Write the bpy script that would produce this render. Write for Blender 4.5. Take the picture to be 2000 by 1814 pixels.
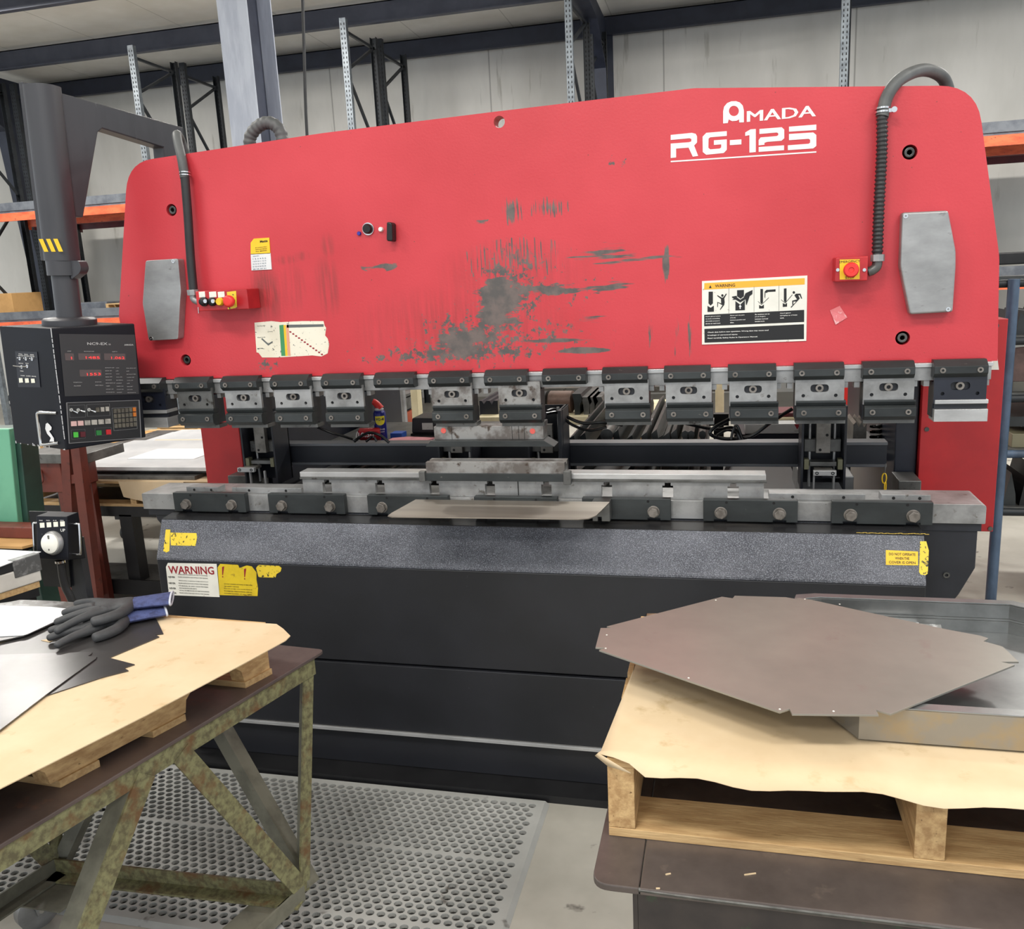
import bpy, bmesh, math, random
from mathutils import Vector, Matrix
random.seed(7)
for _o in list(bpy.data.objects): bpy.data.objects.remove(_o)
SC = bpy.context.scene
COL = SC.collection
PI = math.pi
FZ = -0.08            # floor level (machine axes: x along the brake, y away from the operator)
# ------------------------------------------------------------------ camera
CAMP = Vector((0.7202, -2.8739, 1.7007))
YAW, PITCH, ROLL, FPX = 0.2472, -0.2159, -0.0503, 1693.7
def _axes():
    cy, sy = math.cos(YAW), math.sin(YAW)
    f = Vector((-sy*math.cos(PITCH), cy*math.cos(PITCH), math.sin(PITCH)))
    r = Vector((cy, sy, 0)); u = r.cross(f)
    return r*math.cos(ROLL)+u*math.sin(ROLL), u*math.cos(ROLL)-r*math.sin(ROLL), f
CR, CU, CF = _axes()
cd = bpy.data.cameras.new('camera'); cam = bpy.data.objects.new('camera', cd); COL.objects.link(cam)
cd.sensor_fit = 'HORIZONTAL'; cd.sensor_width = 36; cd.lens = 36*FPX/2000; cd.clip_start = .05; cd.clip_end = 100
cam.matrix_world = Matrix(((CR.x, CU.x, -CF.x, CAMP.x), (CR.y, CU.y, -CF.y, CAMP.y), (CR.z, CU.z, -CF.z, CAMP.z), (0, 0, 0, 1)))
SC.camera = cam
def ray(px, py): return CF + CR*((px-1000)/FPX) - CU*((py-907)/FPX)
# surveying helpers: where a photographed point lies on a known plane of the room
def at_y(px, py, y): d = ray(px, py); return CAMP + d*((y-CAMP.y)/d.y)
def at_z(px, py, z): d = ray(px, py); return CAMP + d*((z-CAMP.z)/d.z)
def at_x(px, py, x): d = ray(px, py); return CAMP + d*((x-CAMP.x)/d.x)
# ------------------------------------------------------------------ view, world, lamps
SC.view_settings.view_transform = 'Standard'; SC.view_settings.look = 'None'
SC.view_settings.gamma = 1; SC.view_settings.use_curve_mapping = False
SC.view_settings.exposure = 0.22
w = bpy.data.worlds.new('world'); SC.world = w; w.use_nodes = True
w.node_tree.nodes['Background'].inputs[0].default_value = (.86, .93, 1, 1)
w.node_tree.nodes['Background'].inputs[1].default_value = 1.0
def lamp(x, y, z, sx, sy, power, col=(1, .97, .92), name='high_bay_and_fill_light'):
    l = bpy.data.lights.new(name, 'AREA'); l.shape = 'RECTANGLE'; l.size = sx; l.size_y = sy
    l.energy = power; l.color = col
    o = bpy.data.objects.new(name, l); COL.objects.link(o); o.location = (x, y, z)
    return o
for lx, ly, pw in ((-3.4, -2.9, 80), (-.2, -3.4, 100), (3.0, -2.9, 80), (-7.6, 5.2, 170), (-3.6, 5.2, 200), (.4, 5.2, 180), (4.4, 5.2, 160), (-1.2, -6.2, 90), (3, -6.2, 80), (-4.2, .6, 90), (4.6, .6, 70)):
    lamp(lx, ly, 4.85, 1.5, .5, pw)  # high-bay rows, with fill lamps added to brighten back wall and column
# ------------------------------------------------------------------ node materials
def rgb(r, g, b):
    f = lambda c: ((c/255)/12.92 if c/255 <= .04045 else ((c/255+.055)/1.055)**2.4)
    return (f(r), f(g), f(b), 1)
MATS = {}
class NT:
    def __init__(s, name):
        s.m = bpy.data.materials.new(name); s.m.use_nodes = True; s.t = s.m.node_tree; s.n = s.t.nodes; s.l = s.t.links
        s.b = s.n['Principled BSDF']; s.tc = s.n.new('ShaderNodeTexCoord').outputs['Object']
    def mapping(s, sc=(1, 1, 1), loc=(0, 0, 0)):
        m = s.n.new('ShaderNodeMapping'); m.inputs['Scale'].default_value = sc; m.inputs['Location'].default_value = loc
        s.l.new(s.tc, m.inputs[0]); return m.outputs[0]
    def noise(s, scale, st=(1, 1, 1), detail=3, rough=.55, loc=(0, 0, 0)):
        n = s.n.new('ShaderNodeTexNoise'); n.inputs['Scale'].default_value = scale; n.inputs['Detail'].default_value = detail
        n.inputs['Roughness'].default_value = rough
        s.l.new(s.mapping(st, loc), n.inputs['Vector']); return n.outputs[0]
    def blob(s, c, r):     # 1 in the middle of an ellipsoid, 0 at its rim
        g = s.n.new('ShaderNodeTexGradient'); g.gradient_type = 'SPHERICAL'
        s.l.new(s.mapping((1/r[0], 1/r[1], 1/r[2]), (-c[0]/r[0], -c[1]/r[1], -c[2]/r[2])), g.inputs[0]); return g.outputs['Fac']
    def ramp(s, v, a, b, lo=0., hi=1.):
        n = s.n.new('ShaderNodeMapRange'); n.inputs[1].default_value = a; n.inputs[2].default_value = b
        n.inputs[3].default_value = lo; n.inputs[4].default_value = hi; s.l.new(v, n.inputs[0]); return n.outputs[0]
    def op(s, o, a, b=None):
        n = s.n.new('ShaderNodeMath'); n.operation = o
        for i, v in enumerate((a, b)):
            if v is None: continue
            if isinstance(v, (int, float)): n.inputs[i].default_value = v
            else: s.l.new(v, n.inputs[i])
        return n.outputs[0]
    def mix(s, fac, a, b):
        n = s.n.new('ShaderNodeMix'); n.data_type = 'RGBA'
        for sock, v in ((n.inputs['Factor'], fac), (n.inputs['A'], a), (n.inputs['B'], b)):
            pass
        ins = [n.inputs[0], n.inputs[6], n.inputs[7]]
        for sock, v in zip(ins, (fac, a, b)):
            if isinstance(v, (tuple, int, float)): sock.default_value = v
            else: s.l.new(v, sock)
        return n.outputs[2]
    def color(s, v): s.l.new(v, s.b.inputs['Base Color']) if not isinstance(v, tuple) else setattr(s.b.inputs['Base Color'], 'default_value', v)
    def rough(s, v): s.l.new(v, s.b.inputs['Roughness']) if not isinstance(v, (int, float)) else setattr(s.b.inputs['Roughness'], 'default_value', v)
    def bump(s, v, st, dist=.01):
        n = s.n.new('ShaderNodeBump'); n.inputs['Strength'].default_value = st; n.inputs['Distance'].default_value = dist
        s.l.new(v, n.inputs['Height']); s.l.new(n.outputs[0], s.b.inputs['Normal'])
def mat(name, col, rough=.5, metal=0., col2=None, ns=6, st=(1, 1, 1), thr=(.42, .62), bump=0, bs=60, emit=0, spec=None, col3=None, ns3=40, thr3=(.62, .7), bst=(1, 1, 1), r2=None):
    if name in MATS: return MATS[name]
    t = NT(name); c = rgb(*col)
    f = None
    if col2:
        f = t.ramp(t.noise(ns, st, 5, .62), thr[0], thr[1]); c = t.mix(f, c, rgb(*col2))
    if col3:
        c = t.mix(t.ramp(t.noise(ns3, st, 4, .6, (3, 5, 1)), thr3[0], thr3[1]), c, rgb(*col3))
    t.color(c)
    t.b.inputs['Metallic'].default_value = metal
    if r2 is not None and f is not None: t.rough(t.ramp(f, 0, 1, rough, r2))
    else: t.rough(rough)
    if spec is not None: t.b.inputs['Specular IOR Level'].default_value = spec
    if bump: t.bump(t.noise(bs, bst, 3), bump, .004)
    if emit:
        t.b.inputs['Emission Strength'].default_value = emit; t.b.inputs['Emission Color'].default_value = rgb(*col)
    MATS[name] = t.m; return t.m
# ------------------------------------------------------------------ objects
def W(o):
    m = Matrix.LocRotScale(o.location, o.rotation_euler, o.scale)
    return W(o.parent) @ m if o.parent else m
def thing(name, label, cat, loc=(0, 0, 0), rz=0, group=None):
    o = bpy.data.objects.new(name, None); COL.objects.link(o); o.location = loc; o.rotation_euler = (0, 0, rz)
    o.empty_display_size = .1
    return tag(o, label, cat, group)
def tag(o, label, cat, group=None):
    o['label'] = label; o['category'] = cat
    if group: o['group'] = group
    return o
def lab(o, l): o['label'] = l; return o
def dup(root, loc=None, rz=None, label=None):
    r = root.copy(); COL.objects.link(r)
    if loc is not None: r.location = loc
    if rz is not None: r.rotation_euler = (0, 0, rz)
    if label: r['label'] = label
    for ch in list(root.children):
        c = ch.copy(); COL.objects.link(c); c.parent = r
        for g in list(ch.children):
            d = g.copy(); COL.objects.link(d); d.parent = c
    return r
def V(*a): return Vector(a)
def smooth_path(pts, n=8):
    pts = [Vector(p) for p in pts]
    if len(pts) < 3: return pts
    out = []
    P = [pts[0]*2-pts[1]]+pts+[pts[-1]*2-pts[-2]]
    for i in range(1, len(P)-2):
        a, b, c, d = P[i-1], P[i], P[i+1], P[i+2]
        for k in range(n):
            t = k/n
            out.append(.5*((2*b)+(c-a)*t+(2*a-5*b+4*c-d)*t*t+(3*b-a-3*c+d)*t**3))
    out.append(pts[-1]); return out
def rpoly(pts, r, n=5):        # round the corners of a 2-D polygon; r may be a list
    out = []; N = len(pts)
    for i, p in enumerate(pts):
        rr = r[i] if isinstance(r, (list, tuple)) else r
        p = Vector(p[:2]); a = Vector(pts[i-1][:2])-p; b = Vector(pts[(i+1) % N][:2])-p
        if rr <= 0: out.append((p.x, p.y)); continue
        k = min(rr, a.length*.49, b.length*.49)
        A = p+a.normalized()*k; B = p+b.normalized()*k
        for j in range(n+1):
            t = j/n; q = A*(1-t)**2+p*2*t*(1-t)+B*t*t; out.append((q.x, q.y))
    return out
def circ(cx, cy, r, n=24, ry=None): return [(cx+r*math.cos(2*PI*i/n), cy+(ry or r)*math.sin(2*PI*i/n)) for i in range(n)]
class MB:
    def __init__(s): s.bm = bmesh.new()
    def pt(s, ax, a, b, c):   # a,b in plane, c along the axis
        return {'y': (a, c, b), 'z': (a, b, c), 'x': (c, a, b)}[ax]
    def box(s, x0, x1, y0, y1, z0, z1, M=None):
        v = [s.bm.verts.new((x, y, z)) for x in (x0, x1) for y in (y0, y1) for z in (z0, z1)]
        for f in ((0, 1, 3, 2), (4, 6, 7, 5), (0, 4, 5, 1), (2, 3, 7, 6), (0, 2, 6, 4), (1, 5, 7, 3)): s.bm.faces.new([v[i] for i in f])
        if M is not None:
            for q in v: q.co = M @ q.co
        return s
    def beam(s, p0, p1, w, h, up=(0, 0, 1), off=(0, 0)):   # rectangular bar between two points
        p0, p1 = Vector(p0), Vector(p1); d = (p1-p0).normalized(); u = Vector(up); sx = d.cross(u)
        if sx.length < 1e-4: sx = d.cross(Vector((1, 0, 0)))
        sx.normalize(); u = sx.cross(d)
        v = []
        for p in (p0, p1):
            for a, b in ((-1, -1), (1, -1), (1, 1), (-1, 1)):
                v.append(s.bm.verts.new(p+sx*(a*w/2+off[0])+u*(b*h/2+off[1])))
        for f in ((3, 2, 1, 0), (4, 5, 6, 7), (0, 1, 5, 4), (1, 2, 6, 5), (2, 3, 7, 6), (3, 0, 4, 7)): s.bm.faces.new([v[i] for i in f])
        return s
    def angle(s, p0, p1, w, t, up=(0, 0, 1), flip=1):      # L-section bar
        s.beam(p0, p1, w, t, up, (0, 0)); s.beam(p0, p1, t, w, up, (flip*(w/2-t/2), -w/2)); return s
    def prism(s, pts, ax, c0, c1, holes=()):
        loops = [pts]+list(holes); fr = []; bk = []
        for L in loops:
            fr.append([s.bm.verts.new(s.pt(ax, p[0], p[1], c0)) for p in L])
            bk.append([s.bm.verts.new(s.pt(ax, p[0], p[1], c1)) for p in L])
        for A in (fr, bk):
            es = []
            for L in A:
                for i in range(len(L)): es.append(s.bm.edges.new((L[i-1], L[i])))
            if not holes: s.bm.faces.new(A[0])
            else: bmesh.ops.triangle_fill(s.bm, use_beauty=True, edges=es)
        if abs(c1-c0) > 1e-7:
            for F, B in zip(fr, bk):
                for i in range(len(F)): s.bm.faces.new((F[i-1], F[i], B[i], B[i-1]))
        return s
    def flat(s, pts3): s.bm.faces.new([s.bm.verts.new(p) for p in pts3]); return s
    def cyl(s, p0, p1, r, n=20, r2=None, cap=True):
        p0, p1 = Vector(p0), Vector(p1); d = (p1-p0).normalized()
        a = d.orthogonal().normalized(); b = d.cross(a); r2 = r if r2 is None else r2
        A = [s.bm.verts.new(p0+(a*math.cos(2*PI*i/n)+b*math.sin(2*PI*i/n))*r) for i in range(n)]
        B = [s.bm.verts.new(p1+(a*math.cos(2*PI*i/n)+b*math.sin(2*PI*i/n))*r2) for i in range(n)]
        for i in range(n): s.bm.faces.new((A[i-1], A[i], B[i], B[i-1]))
        if cap: s.bm.faces.new(A[::-1]); s.bm.faces.new(B)
        return s
    def ring(s, c, d, ro, ri, h, n=20):      # washer / tube along d
        c = Vector(c); d = Vector(d).normalized(); a = d.orthogonal().normalized(); b = d.cross(a)
        L = [[s.bm.verts.new(c+d*z+(a*math.cos(2*PI*i/n)+b*math.sin(2*PI*i/n))*r) for i in range(n)] for r, z in ((ro, 0), (ro, h), (ri, h), (ri, 0))]
        for k in range(4):
            for i in range(n): s.bm.faces.new((L[k-1][i-1], L[k-1][i], L[k][i], L[k][i-1]))
        return s
    def lathe(s, c, d, prof, n=24):          # prof: (radius, distance along d)
        c = Vector(c); d = Vector(d).normalized(); a = d.orthogonal().normalized(); b = d.cross(a); R = []
        for r, z in prof:
            R.append([s.bm.verts.new(c+d*z+(a*math.cos(2*PI*i/n)+b*math.sin(2*PI*i/n))*max(r, 1e-4)) for i in range(n)])
        for k in range(1, len(R)):
            for i in range(n): s.bm.faces.new((R[k-1][i-1], R[k-1][i], R[k][i], R[k][i-1]))
        s.bm.faces.new(R[0][::-1]); s.bm.faces.new(R[-1]); return s
    def tube(s, pts, r, n=10, sm=8, rib=0, ribp=.012):
        P = smooth_path(pts, sm) if sm else [Vector(p) for p in pts]
        if rib:
            L = [0]
            for i in range(1, len(P)): L.append(L[-1]+(P[i]-P[i-1]).length)
            k = int(L[-1]/(ribp/4)); Q = []; j = 0
            for q in range(k+1):
                x = L[-1]*q/k
                while j < len(L)-2 and L[j+1] < x: j += 1
                Q.append(P[j].lerp(P[j+1], (x-L[j])/max(1e-9, L[j+1]-L[j])))
            P = Q
        prev = None; up = None
        for i, p in enumerate(P):
            d = (P[min(i+1, len(P)-1)]-P[max(i-1, 0)]).normalized()
            up = d.orthogonal().normalized() if up is None else (up-d*up.dot(d)).normalized()
            b = d.cross(up); rr = r(i/(len(P)-1)) if callable(r) else r
            if rib: rr += rib if i % 4 < 2 else 0
            R = [s.bm.verts.new(p+(up*math.cos(2*PI*k/n)+b*math.sin(2*PI*k/n))*rr) for k in range(n)]
            if prev:
                for k in range(n): s.bm.faces.new((prev[k-1], prev[k], R[k], R[k-1]))
            else: s.bm.faces.new(R[::-1])
            prev = R
        s.bm.faces.new(prev); return s
    def text(s, body, O, ux, uy, width=None, height=None, bold=0, align='L', h=.0004):
        """lettering lying on a plane: O lower left, ux/uy unit directions"""
        cu = bpy.data.curves.new('t', 'FONT'); cu.body = body; cu.size = 1; cu.offset = bold; cu.resolution_u = 2
        o = bpy.data.objects.new('t', cu); COL.objects.link(o)
        dg = bpy.context.evaluated_depsgraph_get(); me = bpy.data.meshes.new_from_object(o.evaluated_get(dg))
        bpy.data.objects.remove(o); bpy.data.curves.remove(cu)
        if not me.vertices: return s
        x0 = min(v.co.x for v in me.vertices); x1 = max(v.co.x for v in me.vertices)
        y0 = min(v.co.y for v in me.vertices); y1 = max(v.co.y for v in me.vertices)
        sy = height/(y1-y0) if height else (width/(x1-x0)); sx = width/(x1-x0) if width else sy
        ux, uy, O = Vector(ux), Vector(uy), Vector(O); nrm = ux.cross(uy)
        ox = 0 if align == 'L' else -(x1-x0)*sx/2
        for v in me.vertices: v.co = O+ux*((v.co.x-x0)*sx+ox)+uy*((v.co.y-y0)*sy)+nrm*h
        s.bm.from_mesh(me); bpy.data.meshes.remove(me); return s
    def xf(s, M): bmesh.ops.transform(s.bm, matrix=M, verts=s.bm.verts); return s
    def build(s, name, m, parent=None, smooth=False, bevel=0, kind=None, seg=2, ang=40, fix=True):
        me = bpy.data.meshes.new(name)
        if fix: bmesh.ops.recalc_face_normals(s.bm, faces=s.bm.faces)
        if parent is not None: s.bm.transform(W(parent).inverted())
        s.bm.to_mesh(me); s.bm.free()
        if smooth: me.polygons.foreach_set('use_smooth', [True]*len(me.polygons)); me.set_sharp_from_angle(angle=math.radians(ang))
        me.materials.append(m)
        o = bpy.data.objects.new(name, me); COL.objects.link(o)
        if parent is not None: o.parent = parent
        if bevel:
            b = o.modifiers.new('bevel', 'BEVEL'); b.width = bevel; b.segments = seg; b.limit_method = 'ANGLE'; b.angle_limit = .6
            b.harden_normals = False
        if kind: o['kind'] = kind
        return o
def struct(name, mb, m, **k):
    return mb.build(name, m, kind='structure', **k)
# ------------------------------------------------------------------ materials
m_floor = mat('concrete', (178, 174, 164), .55, 0, (150, 146, 136), 1.6, (1, 1, 1), (.4, .7), .12, 30, col3=(96, 92, 86), ns3=7, thr3=(.66, .72), r2=.4)
t = NT('wall_panel')
sx = t.n.new('ShaderNodeSeparateXYZ'); t.l.new(t.tc, sx.inputs[0])
fr = t.op('FRACT', t.op('MULTIPLY', t.op('ADD', sx.outputs[0], 20.33), .42))
seam = t.ramp(t.op('ABSOLUTE', t.op('SUBTRACT', fr, .5)), 0, .006, 1, 0)
c = t.mix(t.ramp(t.noise(1.1, (1, 1, .35), 5, .6), .35, .7), rgb(226, 223, 216), rgb(204, 201, 193))
c = t.mix(t.ramp(t.noise(3.5, (2.2, 1, .22), 5, .62, (9, 2, 4)), .62, .72, 0, .55), c, rgb(150, 145, 132))
c = t.mix(t.op('MULTIPLY', seam, .75), c, rgb(120, 117, 110)); t.color(c); t.rough(.55); m_wall = t.m
t = NT('ceiling_liner')
sx = t.n.new('ShaderNodeSeparateXYZ'); t.l.new(t.tc, sx.inputs[0])
fr = t.op('FRACT', t.op('MULTIPLY', t.op('ADD', sx.outputs[0], 20.1), .75))
seam = t.ramp(t.op('ABSOLUTE', t.op('SUBTRACT', fr, .5)), 0, .007, 1, 0)
c = t.mix(t.ramp(t.noise(1.4, (1, 1, 1), 4, .6), .35, .7), rgb(242, 239, 232), rgb(226, 222, 212))
c = t.mix(t.op('MULTIPLY', seam, .6), c, rgb(140, 134, 122)); t.color(c); t.rough(.6); m_ceil = t.m
m_steelblue = mat('structural_primer', (72, 76, 90), .5, 0, (60, 64, 78), 3, (1, 1, 1), bump=.05)
m_steeldark = mat('structural_primer_dark', (52, 57, 72), .5, 0, (44, 48, 62), 3)
m_collight = mat('column_grey', (190, 196, 208), .5, 0, (172, 178, 192), 4, (3, 3, .5))
m_rackdark = mat('rack_green', (46, 50, 54), .5, .2, (38, 40, 44), 8)
m_galv = mat('galvanised', (124, 131, 136), .45, .3, (98, 104, 110), 14)
m_orange = mat('orange_paint', (232, 108, 66), .45, 0, (206, 84, 50), 5, (1, 1, 3), col3=(120, 60, 50), ns3=30)
m_maroon = mat('maroon_paint', (110, 40, 46), .5, 0, (88, 32, 40), 5)
m_hole = mat('dark_void', (12, 12, 14), .8)
m_grating = mat('deck_grey', (108, 112, 118), .5, .2, (84, 88, 96), 6, (1, 1, 1))
m_wood = mat('pallet_wood', (202, 170, 122), .65, 0, (172, 138, 94), 5, (2, 14, 14), (.35, .65), .2, 40, bst=(1, 8, 8), col3=(110, 78, 44), ns3=9, thr3=(.66, .74))
m_woody = mat('pallet_wood_cross', (206, 172, 122), .65, 0, (168, 132, 88), 5, (14, 2, 14), (.35, .65), .2, 40, bst=(8, 1, 8), col3=(112, 82, 50), ns3=9, thr3=(.64, .74))
m_kraft = mat('kraft_paper', (210, 189, 156), .7, 0, (202, 179, 144), 4, (1, 1, 1), bump=.15, bs=9, col3=(186, 162, 124), ns3=17, thr3=(.6, .74))
m_card = mat('cardboard', (196, 152, 96), .7, 0, (180, 138, 84), 4)
m_black = mat('black_steel', (30, 30, 32), .45, .2, (22, 22, 24), 7)
m_rubber = mat('black_rubber', (30, 30, 32), .45, 0, (40, 40, 42), 9)
m_cable = mat('glossy_cable', (14, 14, 16), .18)
m_white = mat('white_sheet', (204, 205, 206), .35, 0, (186, 188, 190), 3)
m_paper = mat('white_paper', (228, 228, 228), .5, 0, (216, 218, 220), 5)
m_rust = mat('rust_red_paint', (112, 52, 40), .5, 0, (92, 42, 34), 5, (1, 1, 1), col3=(80, 38, 30), ns3=24)
m_green = mat('machine_green', (112, 178, 146), .4, 0, (100, 164, 134), 4, (1, 1, 1), col3=(40, 60, 52), ns3=60, thr3=(.68, .72))
m_greend = mat('machine_dark_green', (48, 78, 68), .45, 0, (38, 64, 56), 5)
m_bluepole = mat('blue_painted_pipe', (84, 104, 128), .4, .1, (62, 78, 98), 7, (1, 1, .4))
m_greysteel = mat('dull_steel', (112, 112, 110), .42, .6, (82, 82, 80), 7, (1, 1, 1), col3=(60, 56, 52), ns3=22, bump=.05)
m_cream = mat('cream_paint', (224, 214, 180), .5, 0, (204, 192, 156), 5)
# ------------------------------------------------------------------ building shell
struct('floor', MB().box(-16, 9, -9, 11, FZ-.2, FZ), m_floor)
struct('wall_back', MB().box(-16, 9, 9.62, 9.8, FZ, 5.0), m_wall)
b = MB(); b.prism([(9.8, 4.97), (-9, 5.45), (-9, 5.6), (9.8, 5.12)], 'x', -16, 9); struct('ceiling', b, m_ceil)
def purlin(n, y, z0, z1, m):
    b = MB(); b.box(-15.9, 8.9, y, y+.012, z0, z1); b.box(-15.9, 8.9, y-.07, y, z0, z0+.012); b.box(-15.9, 8.9, y, y+.07, z1-.012, z1)
    struct('trim_%d' % n, b, m)
purlin(1, 9.5, 4.70, 4.945, m_steeldark); purlin(2, 7.8, 4.72, 4.965, m_steelblue); purlin(3, 6.0, 4.79, 5.01, m_steelblue)
purlin(8, 4.2, 4.83, 5.06, m_steelblue)
def frame(n, x):      # tapered rigid frame of the building
    b = MB()
    b.prism([(9.48, FZ), (9.1, FZ), (8.7, 4.15), (8.0, 4.55), (1.0, 4.9), (1.0, 5.12), (9.48, 4.9)], 'x', x-.006, x+.006)
    for (a, c) in (((9.1, FZ), (8.7, 4.15)), ((8.7, 4.15), (8.0, 4.55)), ((8.0, 4.55), (1.0, 4.9))):
        b.beam((x, a[0], a[1]), (x, c[0], c[1]), .2, .014, (0, 0, 1) if abs(a[1]-c[1]) < 2 else (0, 1, 0))
    b.box(x-.1, x+.1, 9.47, 9.485, FZ, 4.9)
    struct('trim_%d' % n, b, m_steeldark)
frame(4, -.84); frame(5, -9.78)
b = MB(); b.box(-3.39, -3.12, 4.2, 4.216, FZ, 4.82); b.box(-3.39, -3.12, 4.62, 4.636, FZ, 4.82)
struct('trim_6', b, m_collight)
struct('trim_7', MB().box(-3.262, -3.248, 4.216, 4.62, FZ, 4.82), m_steelblue)
# ------------------------------------------------------------------ pallet racks
POSTS = (-9.05, -6.3, -3.52, -.93, 1.87, 4.62)
def rack(y0, y1, label, zt, beams):
    t = thing('pallet_rack', label, 'rack', (POSTS[0], y0, FZ))
    px_of = lambda k, yy: POSTS[k]+(yy-7.1)*(0, -.03, 0, .06, .125, .125)[k]
    for k, x in enumerate(POSTS):
        for yy, s in ((y0, 1), (y1, -1)):
            x = px_of(k, yy); b = MB(); b.box(x-.038, x+.038, yy-.002 if s > 0 else yy, yy+.002 if s < 0 else yy, FZ, zt)
            b.box(x-.038, x-.035, min(yy, yy+.06*s), max(yy, yy+.06*s), FZ, zt); b.box(x+.035, x+.038, min(yy, yy+.06*s), max(yy, yy+.06*s), FZ, zt)
            front = (yy == 7.1)
            p = b.build('post', m_galv if front else m_rackdark, t)
            if k < 5:
                h = MB(); z = .0
                zz0 = 2.6 if k < 5 else 0
                z = 1.2
                while z < zt-.06:
                    for dx in (-.018, .018):
                        h.prism([(x+dx-.006, z), (x+dx+.006, z), (x+dx+.004, z+.024), (x+dx-.004, z+.024)], 'y', yy-.0035 if s > 0 else yy-.0025, yy+.0035)
                    z += .0508
                h.build('slot_pattern', m_hole, p, kind='stuff')
        zs = [.3, 1.25, 2.2, 3.15, 4.1, 4.5]
        b = MB()
        for i in range(5):
            a, c = (y0+.06, y1-.06) if i % 2 == 0 else (y1-.06, y0+.06)
            b.beam((px_of(k, a), a, zs[i]), (px_of(k, c), c, zs[i+1]-.1 if i < 4 else zs[i+1]), .03, .03)
        for z in (.25, 4.5): b.beam((px_of(k, y0), y0+.05, z), (px_of(k, y1), y1-.05, z), .03, .03)
        b.build('brace', m_rackdark, t)
    for (z, m, i0, i1) in beams:
        for k in range(i0, i1):
            for yy in (y0-.05, y1):
                b = MB(); b.box(POSTS[k]+.04, POSTS[k+1]-.04, yy, yy+.045, z, z+.1)
                b.box(POSTS[k]+.038, POSTS[k]+.042, yy-.004, yy+.05, z-.04, z+.13); b.box(POSTS[k+1]-.042, POSTS[k+1]-.038, yy-.004, yy+.05, z-.04, z+.13)
                b.build('beam', m, t)
            MB().box(POSTS[k]+.05, POSTS[k+1]-.05, y0-.03, y1+.03, z+.1, z+.125).build('deck', m_grating, t)
    return t
rack(7.1, 8.05, 'tall pallet rack with galvanised front posts and orange beams behind the press brake', 4.63, [(2.70, m_orange, 0, 5), (1.3, m_orange, 0, 5)])
rack(8.2, 9.1, 'rear row of dark pallet rack against the white panel wall', 4.66, [(2.7, m_maroon, 0, 5), (1.3, m_maroon, 0, 5)])
# grey boards along the front of the decks
for z0, z1 in ((2.84, 2.93), (1.44, 1.53)):
    for x0, x1, wd in ((-8.9, -6.4, 'left'), (1.95, 4.5, 'right')):
        tag(MB().box(x0, x1, 7.06, 7.1, z0-.012, z1).build('sheet_metal_strip', m_grating),
            'grey metal strip lying on the %s rack deck at its %s end' % ('upper' if z0 > 2 else 'lower', wd), 'metal strip')
# goods on the lower deck, left
def carton(x0, x1, y0, y1, z0, z1, label, m=m_card, name='cardboard_box', cat='box', group=None):
    b = MB().box(x0, x1, y0, y1, z0, z1); o = b.build(name, m, bevel=.004)
    tp = MB().box((x0+x1)/2-.025, (x0+x1)/2+.025, y0-.001, y1+.001, z1-.05, z1+.001)
    tp.build('tape', mat('parcel_tape', (188, 146, 92), .3), o)
    return tag(o, label, cat, group)
q0, q1 = at_y(-30, 575, 7.35), at_y(30, 624, 7.35)
carton(q0.x, q1.x, 7.35, 7.9, 1.425, q0.z, 'brown cardboard box on the lower rack deck at the far left edge')
q0, q1 = at_y(181, 590, 7.4), at_y(212, 618, 7.4)
tag(MB().box(q0.x-.55, q1.x, 7.4, 7.95, 1.425, q0.z).build('steel_crate', m_grating, bevel=.01), 'blue grey crate on the lower rack deck beside the black column', 'crate')
def pallet(name, label, x0, x1, y0, y1, z0, zt, nrun=3, along='x', nboard=5, group=None, rz=0, notch=False):
    """stringers run along the other axis; deck boards run along `along`"""
    t = thing(name, label, 'pallet', ((x0+x1)/2, (y0+y1)/2, z0), 0, group)
    tb = .016
    h0, h1 = z0+tb, zt-tb
    for i in range(nrun):
        f = i/(nrun-1)
        if along == 'x':
            x = x0+.02+(x1-x0-.04)*f
            MB().box(x-.019, x+.019, y0, y1, h0, h1).build('stringer', m_woody, t)
        else:
            y = y0+.02+(y1-y0-.04)*f
            MB().box(x0, x1, y-.019, y+.019, h0, h1).build('stringer', m_wood, t)
    for i in range(nboard):
        f = i/(nboard-1)
        for (za, zb) in ((h1, zt), (z0, h0)):
            if za == z0 and i % 2: continue
            if along == 'x':
                y = y0+.045+(y1-y0-.09)*f; MB().box(x0, x1, y-.045, y+.045, za, zb).build('deck_board', m_wood, t)
            else:
                x = x0+.045+(x1-x0-.09)*f; MB().box(x-.045, x+.045, y0, y1, za, zb).build('deck_board', m_woody, t)
    return t
q0 = at_y(212, 600, 7.4)
pallet('wooden_pallet', 'small wooden pallet on the lower rack deck next to the red ram edge', q0.x, q0.x+.9, 7.35, 7.95, 1.425, 1.58)
# power drop
tag(MB().tube([at_y(590, -40, 3.0), at_y(594, 100, 3.0), at_y(600, 270, 3.0), (-2.12, 3.0, 1.9)], .011, 8, 4).build('power_cable', m_rubber, smooth=True), 'thin black power cable dropping from the ceiling behind the ram', 'cable')
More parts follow.
